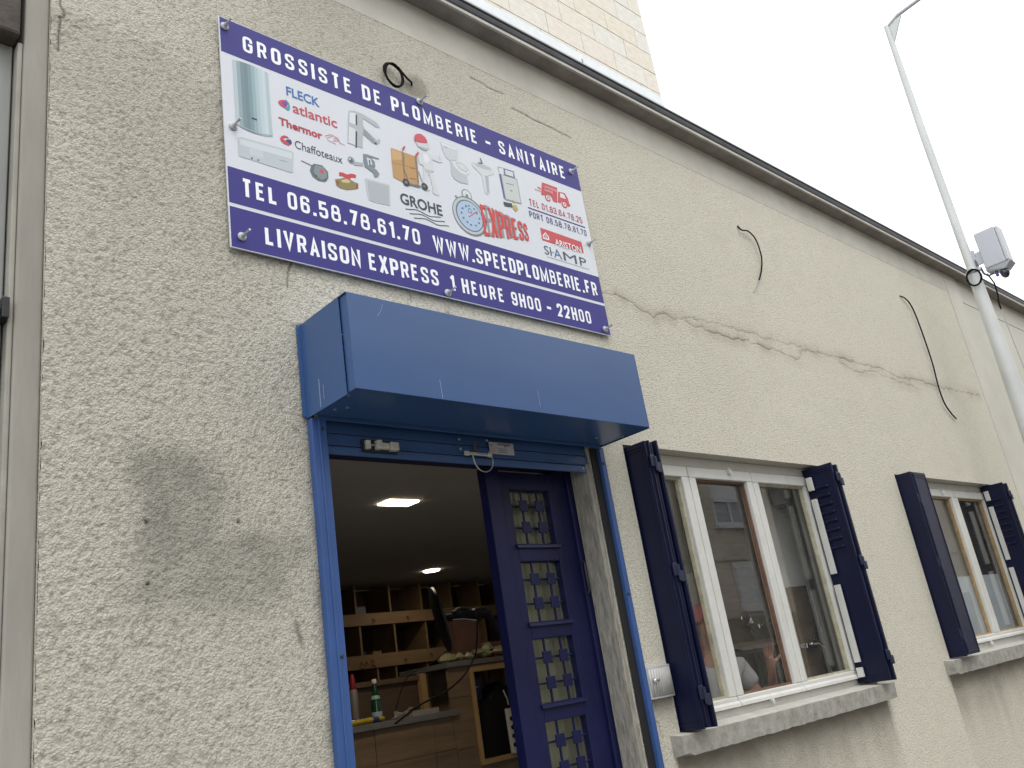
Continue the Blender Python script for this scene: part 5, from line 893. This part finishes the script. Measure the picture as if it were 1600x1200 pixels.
b = MB().hexa([(4.032, 1.97, 1.175), (4.082, 1.97, 1.175), (4.032, 1.995, 1.175), (4.082, 1.995, 1.175), (4.027, 1.97, 1.445), (4.077, 1.97, 1.445), (4.027, 1.995, 1.445), (4.077, 1.995, 1.445)]); ap(b.build('body', mat('white_plastic', (.6, .6, .6), .4), pw, bevel=.004), pw)
for k in range(4): ap(MB().lathe([(.013, 1.969), (.013, 1.9655), (.010, 1.965)], (4.053, 0, 1.225 + k * .052), 'y', 14).build('socket', bkm, pw), pw)
ap(MB().tube([(4.055, 1.98, 1.465), (4.052, 1.98, 1.50), (4.045, 2.0, 1.56)], .004, 6).build('cord', mat('white_cord', (.5, .5, .5), .5), pw), pw)
# things on the counter
gl_ = mat('green_bottle_glass', (.007, .055, .025), .08, coat=.5); B = tag(empty('bottle', (3.085, 2.06, 1.4935)), 'green glass water bottle with a white cap on the counter', 'bottle')
ap(MB().lathe([(.030, 0), (.031, .01), (.031, .10), (.027, .13), (.014, .175), (.012, .20), (.0125, .215)], (3.10, 2.06, 1.4935), 'z', 20).build('glass_body', gl_, B, smooth=True), B)
ap(MB().lathe([(.0145, 0), (.015, .002), (.015, .02), (.013, .024)], (3.10, 2.06, 1.709), 'z', 16).build('cap', mat('white_cap', (.6, .6, .58), .4), B, smooth=True), B)
ap(MB().lathe([(.0316, 0), (.0318, .001), (.0318, .035), (.0314, .036)], (3.10, 2.06, 1.515), 'z', 20).build('label', mat('pale_blue_label', (.32, .42, .45), .5), B, smooth=True), B)
ap(MB().lathe([(.0265, 0), (.0285, .004), (.0235, .02), (.020, .028)], (3.10, 2.0602, 1.618), 'z', 20).build('neck_label', mat('neck_label', (.25, .40, .36), .5), B, smooth=True), B)
T = tag(empty('sealant_tube', (3.0, 2.14, 1.4935)), 'grey sealant cartridge with a red cap, left of the green bottle', 'sealant tube')
ap(MB().lathe([(.024, 0), (.025, .005), (.025, .19), (.018, .20)], (3.005, 2.14, 1.4935), 'z', 16).build('cartridge', mat('grey_tube', (.16, .15, .14), .5), T, smooth=True), T)
ap(MB().lathe([(.018, 0), (.019, .002), (.016, .05), (.010, .085)], (3.005, 2.14, 1.694), 'z', 14).build('cap', mat('red_cap', (.22, .012, .02), .4), T, smooth=True), T)
PL = tag(empty('pliers', (2.95, 2.02, 1.5)), 'pliers with long yellow handle and blue tip lying on the counter edge', 'pliers')
ap(MB().tube(curve_pts([(2.70, 2.01, 1.507), (2.86, 2.012, 1.509), (2.98, 2.01, 1.512), (3.03, 2.01, 1.513)]), .0135, 8).build('handle', mat('yellow_grip', (.42, .32, .02), .45), PL, smooth=True), PL)
ap(MB().tube([(3.03, 2.01, 1.513), (3.07, 2.01, 1.512)], .0145, 8).build('grip_band', mat('blue_grip', (.03, .05, .25), .45), PL, smooth=True), PL); ap(MB().tube([(3.07, 2.01, 1.512), (3.11, 2.01, 1.512)], [.013, .010], 8).build('grip_tip', mat('yellow_grip', (.42, .32, .02), .45), PL, smooth=True), PL)
GJ = tag(empty('tap_parts', (2.92, 2.1, 1.4935)), 'jumble of chrome tap parts lying left of the green bottle', 'tap parts'); chrome = mat('chrome', (.55, .56, .57), .12, metal=1)
rj = random.Random(8)
for k in range(7): x, y = 2.88 + k * .024, 2.08 + rj.uniform(-.02, .03); ap(MB().tube([(x, y, 1.503), (x + .03, y + .01, 1.508 + .02 * rj.random()), (x + .045, y, 1.525)], [.009, .007, .005], 8).build('fitting', chrome, GJ, smooth=True), GJ)
PS = tag(empty('paper_stack', (3.43, 2.1, 1.4935)), 'small stack of off-white papers on the right end of the counter', 'papers'); pm = mat('paper', (.30, .29, .26), .8)
for k in range(5): o = ap(MB().box(3.33, 3.53, 2.03, 2.2, 1.4935 + k * .006, 1.499 + k * .006).build('sheet', pm, PS), PS); o.rotation_euler.z = 0
wc = MB()
for k in range(5): wc.tube(curve_pts([(3.19 + .01 * k, 2.05, 1.500), (3.24, 2.04 + .01 * k, 1.512 + .006 * k), (3.30, 2.05, 1.53 - .004 * k), (3.36, 2.06 + .01 * k, 1.545)]), .0025, 5)
tag(wc.build('cable_bundle', mat('pale_cable', (.30, .29, .26), .5)), 'tangle of thin pale cables between bottle and papers', 'cable')
bags = MB(); rb = random.Random(21)
PB = tag(empty('plastic_bags', (3.95, 2.15, 1.773)), 'crumpled pale yellow plastic bags heaped on the upper worktop', 'bags')
bgm = mat('pale_yellow_bag', (.36, .37, .22), .4, var=.2, vscale=30)
for k in range(16):
    x, y, r0 = 3.72 + rb.random() * .45, 2.06 + rb.random() * .2, rb.uniform(.03, .06); b = MB(); n = 7; zc = 1.775 + r0 * .5 + (x - 3.72) * .10 * rb.random()
    b.lathe([(r0 * .3, -r0 * .45), (r0 * rb.uniform(.8, 1.1), -r0 * .2), (r0 * rb.uniform(.6, 1), r0 * .2), (r0 * .3, r0 * .55)], (x, y, zc), 'z', 6); o = b.build('bag', bgm, PB); ap(o, PB)
    for v in o.data.vertices: v.co += Vector((rb.uniform(-.008, .008), rb.uniform(-.008, .008), rb.uniform(-.006, .008)))
crate(4.10, 4.30, 2.10, 2.3, 1.773, 1.86, mat('red_carton', (.20, .05, .035), .6), 'reddish carton beside the pale bags on the upper worktop', 'box')
crate(3.98, 4.2, 2.33, 2.45, 1.773, 2.06, mat('brick_pink_carton', (.20, .11, .08), .7), 'tall pinkish brown carton standing behind the pale bags', 'box')
# black articulated lamp
DL = tag(empty('desk_lamp', (3.10, .9, 1.76)), 'black articulated lamp with a round head, seen edge-on in the doorway', 'lamp')
c = Vector((2.722, .90, 1.918)); la = Vector((.065, 0, -.30)).normalized(); vw = (c - CAM).normalized(); ax = vw.cross(la).normalized(); ax = (ax + vw * (.14 if ax.dot(Vector((1, 0, 0))) > 0 else -.14)).normalized(); ax = ax if ax.x > 0 else -ax; b = MB(); n = 28; up = (la - ax * la.dot(ax)).normalized(); sd_ = ax.cross(up)
prof = [(.0, -.012), (.13, -.012), (.155, -.006), (.158, .004), (.12, .012), (.05, .020), (.02, .026)]
for r0, h in prof:
    for k in range(n): a = 2 * math.pi * k / n; p = c + ax * h + (up * math.cos(a) + sd_ * math.sin(a)) * r0; b.v.append(tuple(p))
for j in range(len(prof) - 1):
    for k in range(n): q = j * n; b.f.append((q + k, q + (k + 1) % n, q + n + (k + 1) % n, q + n + k)); b.m.append(0)
ap(b.build('lamp_head', bkm, DL, smooth=True), DL)
ap(MB().tube([(2.745, .90, 1.925), (2.80, .90, 1.930), (2.84, .90, 1.935)], [.012, .014, .022], 10).build('neck', bkm, DL, smooth=True), DL)
ap(MB().tube(curve_pts([(2.80, .90, 1.935), (2.86, .90, 1.945), (2.92, .90, 1.932), (2.98, .90, 1.935), (3.04, .90, 1.925)]), [.018] * 4 + [.026] * 8 + [.020] * 6 + [.028] * 10 + [.018] * 5, 10).build('arm', bkm, DL, smooth=True), DL)
ap(MB().tube([(3.03, .90, 1.93), (3.05, .90, 1.89), (3.12, .90, 1.79), (3.30, .90, 1.60), (3.5, .9, 1.2), (3.5, .9, FL)], .018, 10).build('stand', bkm, DL, smooth=True), DL)
ap(MB().tube([(2.79, .895, 1.912), (2.86, .895, 1.912), (2.94, .895, 1.90)], .004, 6).build('rod', chrome, DL), DL)
ap(MB().tube(curve_pts([(2.95, .9, 1.90), (2.93, .9, 1.80), (2.906, .9, 1.735), (2.827, .9, 1.654), (2.715, .9, 1.596), (2.598, .9, 1.565), (2.53, .9, 1.545), (2.4, .9, 1.49)]), .0042, 6).build('cord', cab, DL, smooth=True), DL)
ap(MB().tube(curve_pts([(2.75, .91, 1.775), (2.644, .91, 1.724), (2.525, .91, 1.69), (2.472, .91, 1.646), (2.418, .91, 1.55)]), .0022, 6).build('cord', cab, DL, smooth=True), DL)
# behind the glazed leaf: pale cupboard, batten
for k in range(3): o = box('cupboard_panel', mat('cream_panel', (.46, .42, .33), .6, var=.1), 2.66 + k * .105, 2.76 + k * .105, .34, .355, 1.0, 2.45); tag(o, ['cream cupboard panel behind the left column of door grilles', 'cream cupboard panel behind the middle of the door grilles', 'cream cupboard panel behind the right column of door grilles'][k], 'panel', 'cream panels behind the glazed door leaf')
o = MB().tube([(2.94, .30, 1.0), (2.94, .30, 2.5)], .016, 10).build('pipe', mat('white_pipe', (.52, .52, .46), .5), smooth=True); tag(o, 'white vertical pipe just behind the glazed door leaf', 'pipe')

# ------------------------------------------------------------------ showroom things behind the large window
brd = mat('display_board_wood', (.17, .13, .085), .6, var=.4, vscale=4, stretch=(1, 1, 4))
D1 = tag(empty('display_board', (5.35, .5, 1.2)), 'dark wooden display board leaning on the grey showroom wall', 'display board')
ap(MB().box(5.01, 5.20, .358, .384, .9, 1.884).build('board', brd, D1, bevel=.004), D1); ap(MB().box(5.201, 5.214, .356, .384, .9, 1.886).build('edging', mat('board_edge', (.04, .03, .025), .6), D1), D1)
TK = tag(empty('water_heater', (6.58, 1.1, 2.65)), 'white cylindrical water heater hanging high on the showroom wall', 'water heater')
ap(MB().lathe([(.03, 0), (.05, .008), (.055, .02), (.055, .115), (.05, .13), (.015, .135)], (5.115, .325, 2.385), 'z', 20).build('tank', mat('white_enamel', (.42, .42, .42), .35), TK, smooth=True), TK); ap(MB().lathe([(.02, -.012), (.03, -.002)], (5.115, .325, 2.378), 'z', 12).build('thermostat_cap', mat('grey_cap', (.2, .2, .2), .5), TK, smooth=True), TK); ap(MB().box(5.10, 5.13, .366, .3845, 2.41, 2.49).build('bracket', mat('grey_cap', (.2, .2, .2), .5), TK), TK)
def mixer(x, z, y, lbl):
    e = tag(empty('mixer_tap', (x, y, z)), lbl, 'tap', 'chrome taps on the dark display wall')
    ap(MB().tube([(x - .06, y, z), (x + .06, y, z)], .014, 10).build('body', chrome, e, smooth=True), e); ap(MB().tube([(x, y, z), (x, y - .05, z + .005), (x, y - .09, z - .03)], .010, 8).build('spout', chrome, e, smooth=True), e); ap(MB().tube([(x, y, z + .012), (x + .01, y - .03, z + .045)], .006, 6).build('lever', chrome, e, smooth=True), e)
    for s_ in (-1, 1): ap(MB().lathe([(.02, .0), (.022, .01), (.015, .04)], (x + s_ * .05, y + .0, z), 'y', 10).build('flange', chrome, e, smooth=True), e)
mixer(5.07, 1.534, .335, 'lowest chrome mixer tap, on the leaning wooden board'); mixer(5.56, 1.705, .93, 'chrome mixer tap in the middle of the dark display wall'); mixer(5.74, 1.725, .93, 'chrome mixer tap at the right end of the dark display wall')
SHW = tag(empty('shower_set', (5.72, 1.2, 1.75)), 'chrome shower set with round rose on the dark display wall', 'shower')
ap(MB().tube([(5.38 + .055 * math.cos(a), .94, 1.765 + .055 * math.sin(a)) for a in [2 * math.pi * k / 20 for k in range(21)]], .004, 6).build('hose', chrome, SHW, smooth=True), SHW); ap(MB().lathe([(.005, -.02), (.03, -.018), (.032, .0), (.01, .012)], (5.38, .925, 1.72), 'y', 16).build('shower_head', chrome, SHW, smooth=True), SHW); ap(MB().tube([(5.385, .94, 1.71), (5.41, .94, 1.66), (5.405, .94, 1.63)], .006, 8).build('handle', chrome, SHW, smooth=True), SHW)
# display stand: plank top over a metal grille
DS = tag(empty('display_stand', (5.35, .9, 1.4)), 'display stand with a grey plank top over a dark metal grille', 'display stand')
pk = mat('grey_plank', (.50, .44, .37), .7, var=.3, vscale=8)
for k in range(5): x = 5.04 + k * .125; ap(MB().hexa([(x, .80, 1.565), (x + .121, .80, 1.562), (x + .03, .93, 1.60), (x + .151, .93, 1.597), (x, .80, 1.582), (x + .121, .80, 1.579), (x + .03, .93, 1.615), (x + .151, .93, 1.612)]).build('plank', pk, DS), DS)
f = MB(); f.box(5.03, 5.67, .83, .85, 1.535, 1.56); f.box(5.03, 5.67, .83, .85, 1.30, 1.32)
for x in (5.03, 5.22, 5.52, 5.65): f.box(x, x + .016, .83, .85, 1.321, 1.534)
ap(f.build('grille_frame', mat('stand_frame', (.10, .105, .10), .5), DS), DS)
for k in range(24): x = 5.055 + k * .0255; ap(MB().box(x, x + .005, .836, .842, 1.322, 1.533).build('grille_bar', blk, DS), DS)
ap(MB().box(5.03, 5.67, .88, .89, .9, 1.33).build('lower_panel', mat('blue_grey_panel', (.45, .49, .62), .6), DS), DS); ap(MB().box(5.03, 5.67, .94, .95, .9, 1.56).build('back_panel', mat('stand_dark', (.02, .02, .025), .7), DS), DS)
# curtain at the right of the pane
CU = tag(empty('curtain', (7.1, 1.0, 2.5)), 'grey curtain strips hanging at the right of the large window', 'curtain'); cum = [mat('curtain_grey', (.22, .225, .19), .9), mat('curtain_pale', (.40, .41, .38), .9), mat('curtain_dark', (.09, .085, .065), .9)]
for k, (x0, w_, mi) in enumerate(((5.275, .03, 2), (5.308, .032, 0), (5.343, .035, 1), (5.38, .04, 0), (5.425, .05, 2), (5.48, .12, 0))):
    b = MB(); N = 6
    for j in range(N + 1): x = x0 + w_ * j / N; y = .35 + .008 * math.sin(j * 1.6); b.v += [(x, y, .3), (x, y, 2.595), (x, y + .006, .3), (x, y + .006, 2.595)]
    for j in range(N): q = 4 * j; b.f += [(q, q + 4, q + 5, q + 1), (q + 2, q + 3, q + 7, q + 6)]; b.m += [0, 0]
    ap(b.build('strip', cum[mi], CU, smooth=True), CU)
# far window: frosted film and partition
fr_ = mat('frost_film', (.26, .31, .33), .7, var=.05)
for x0, x1 in ((6.10, 6.76), (6.76, 7.37), (7.37, 8.0)):
    pass
FFm = mat('frosted_film', (.40, .46, .48), .8)
o = tag(empty('frosted_film', (7, .115, 1.6)), 'blue-grey frosted film covering the lower half of the far window', 'window film')
for x0, x1 in ((6.25, 6.635), (6.765, 7.25), (7.38, 7.845)): ap(MB().box(x0, x1, .1165, .1175, 1.415, 1.835).build('film_sheet', FFm, o), o)
box('showroom_wall', mat('far_room_wall', (.72, .71, .60), .9), 7.75, 8.40, .50, .53, FL, 2.6, kind='structure'); 
box('showroom_wall', mat('far_room_dark', (.035, .028, .025), .8), 8.405, 9.2, .50, .53, FL, 2.6, kind='structure')

# ------------------------------------------------------------------ person behind the left pane
skin = mat('skin', (.42, .21, .155), .55, var=.12, vscale=30); shirt = mat('white_tshirt', (.50, .51, .53), .85, var=.08, vscale=14)
PE = tag(empty('person', (4.93, 1.0, FL)), 'person in a red cap and white T-shirt standing behind the left pane, one hand raised', 'person')
def skinned(name, pts, edges, m_, parent, sub=2):
    me_ = bpy.data.meshes.new(name); me_.from_pydata([p[:3] for p in pts], edges, []); o = bpy.data.objects.new(name, me_); COL.objects.link(o); me_.materials.append(m_)
    o.modifiers.new('skin', 'SKIN'); me_.skin_vertices.new() if not me_.skin_vertices else None
    for i, p in enumerate(pts): me_.skin_vertices[0].data[i].radius = p[3] if isinstance(p[3], tuple) else (p[3], p[3])
    me_.skin_vertices[0].data[0].use_root = True; s_ = o.modifiers.new('sub', 'SUBSURF'); s_.levels = sub; s_.render_levels = sub
    o.modifiers['skin'].use_smooth_shade = True; o.parent = parent; return o
H = 1.67
pts = [(0, 0, .95, (.15, .11)), (0, 0, 1.12, (.13, .10)), (0, 0, 1.27, (.15, .11)), (0, 0, 1.36, (.11, .085)), (0, -.01, 1.42, .055), (0, -.02, 1.47, .055), (0, -.035, 1.53, (.072, .085)), (0, -.035, 1.59, (.078, .092)), (0, -.03, 1.64, (.062, .075)),
       (.17, 0, 1.32, .055), (.23, -.03, 1.18, .045), (.27, -.06, 1.07, .038), (.24, -.20, 1.16, .032), (.21, -.28, 1.26, .024), (.20, -.30, 1.32, (.036, .016)),
       (-.17, 0, 1.32, .055), (-.23, .01, 1.16, .045), (-.25, .0, 1.04, .038), (-.25, -.06, .90, .030), (-.25, -.08, .80, .024), (-.25, -.09, .74, (.018, .034)),
       (.09, 0, .86, .085), (.10, 0, .50, .058), (.10, .02, .12, .042), (.10, -.12, .04, .035), (-.09, 0, .86, .085), (-.10, 0, .50, .058), (-.10, .02, .12, .042), (-.10, -.12, .04, .035)]
ed = [(0, 1), (1, 2), (2, 3), (3, 4), (4, 5), (5, 6), (6, 7), (7, 8), (3, 9), (9, 10), (10, 11), (11, 12), (12, 13), (13, 14), (3, 15), (15, 16), (16, 17), (17, 18), (18, 19), (19, 20), (0, 21), (21, 22), (22, 23), (23, 24), (0, 25), (25, 26), (26, 27), (27, 28)]
for side, (hx, hy, hz, up_) in enumerate(((.20, -.305, 1.335, 1), (-.25, -.095, .72, -1))):       # five fingers on each palm, rooted in it
    for k, (dx, ln__) in enumerate(((-.027, .060), (-.010, .070), (.008, .074), (.026, .064))):
        i = len(pts); pts += [(hx + dx * .8, hy, hz + up_ * .02, .009), (hx + dx, hy - .008, hz + up_ * (.02 + ln__ * .55), .0085), (hx + dx * 1.1, hy - .024, hz + up_ * (.02 + ln__), .007)]; ed += [((14, 20)[side], i), (i, i + 1), (i + 1, i + 2)]
    i = len(pts); pts += [(hx + .042, hy - .012, hz - up_ * .005, .0095), (hx + .058, hy - .026, hz + up_ * .02, .008)]; ed += [((14, 20)[side], i), (i, i + 1)]
body = skinned('body', pts, ed, skin, PE, 1)
for (x, z) in ((-.030, 1.565), (.030, 1.565)): MB().lathe([(.004, 0), (.011, .003), (.011, .008), (.004, .012)], (x, -.128, z), 'y', 10).build('eye', mat('eye', (.12, .08, .06), .2), PE, smooth=True)
MB().tube([(0, -.118, 1.575), (0, -.137, 1.545), (0, -.128, 1.53)], [.008, .014, .010], 8).build('nose', skin, PE, smooth=True); MB().tube([(-.025, -.118, 1.507), (0, -.126, 1.505), (.025, -.118, 1.507)], .005, 6).build('mouth', mat('lips', (.30, .10, .09), .5), PE, smooth=True)
for s_ in (-1, 1): MB().lathe([(.01, -.006), (.026, 0), (.018, .008)], (s_ * .080, -.03, 1.55), 'x', 12).build('ear', skin, PE, smooth=True)
capm = mat('red_cap_cloth', (.42, .045, .055), .8); b = MB().lathe([(.092, 0), (.098, .02), (.090, .06), (.062, .095), (.02, .108)], (0, -.03, 1.60), 'z', 20); b.hexa([(-.07, -.11, 1.602), (.07, -.11, 1.602), (-.055, -.19, 1.592), (.055, -.19, 1.592), (-.07, -.11, 1.612), (.07, -.11, 1.612), (-.055, -.19, 1.598), (.055, -.19, 1.598)]); b.build('cap', capm, PE, smooth=True)
sp2 = [(0, 0, .90, (.165, .125)), (0, 0, 1.12, (.15, .12)), (0, 0, 1.27, (.168, .125)), (0, 0, 1.365, (.12, .095)), (0, -.005, 1.40, .068), (.17, 0, 1.325, .068), (.235, -.03, 1.19, .062), (-.17, 0, 1.325, .068), (-.235, .01, 1.17, .062)]
skinned('tshirt', sp2, [(0, 1), (1, 2), (2, 3), (3, 4), (3, 5), (5, 6), (3, 7), (7, 8)], shirt, PE, 2)
sp3 = [(0, 0, .92, (.16, .125)), (.09, 0, .84, .098), (.10, 0, .50, .075), (.10, .02, .10, .065), (-.09, 0, .84, .098), (-.10, 0, .50, .075), (-.10, .02, .10, .065)]
skinned('trousers', sp3, [(0, 1), (1, 2), (2, 3), (0, 4), (4, 5), (5, 6)], mat('dark_denim', (.03, .04, .07), .9), PE, 2)
PE.location = (4.56, .72, FL + .035); PE.rotation_euler.z = math.radians(-25)
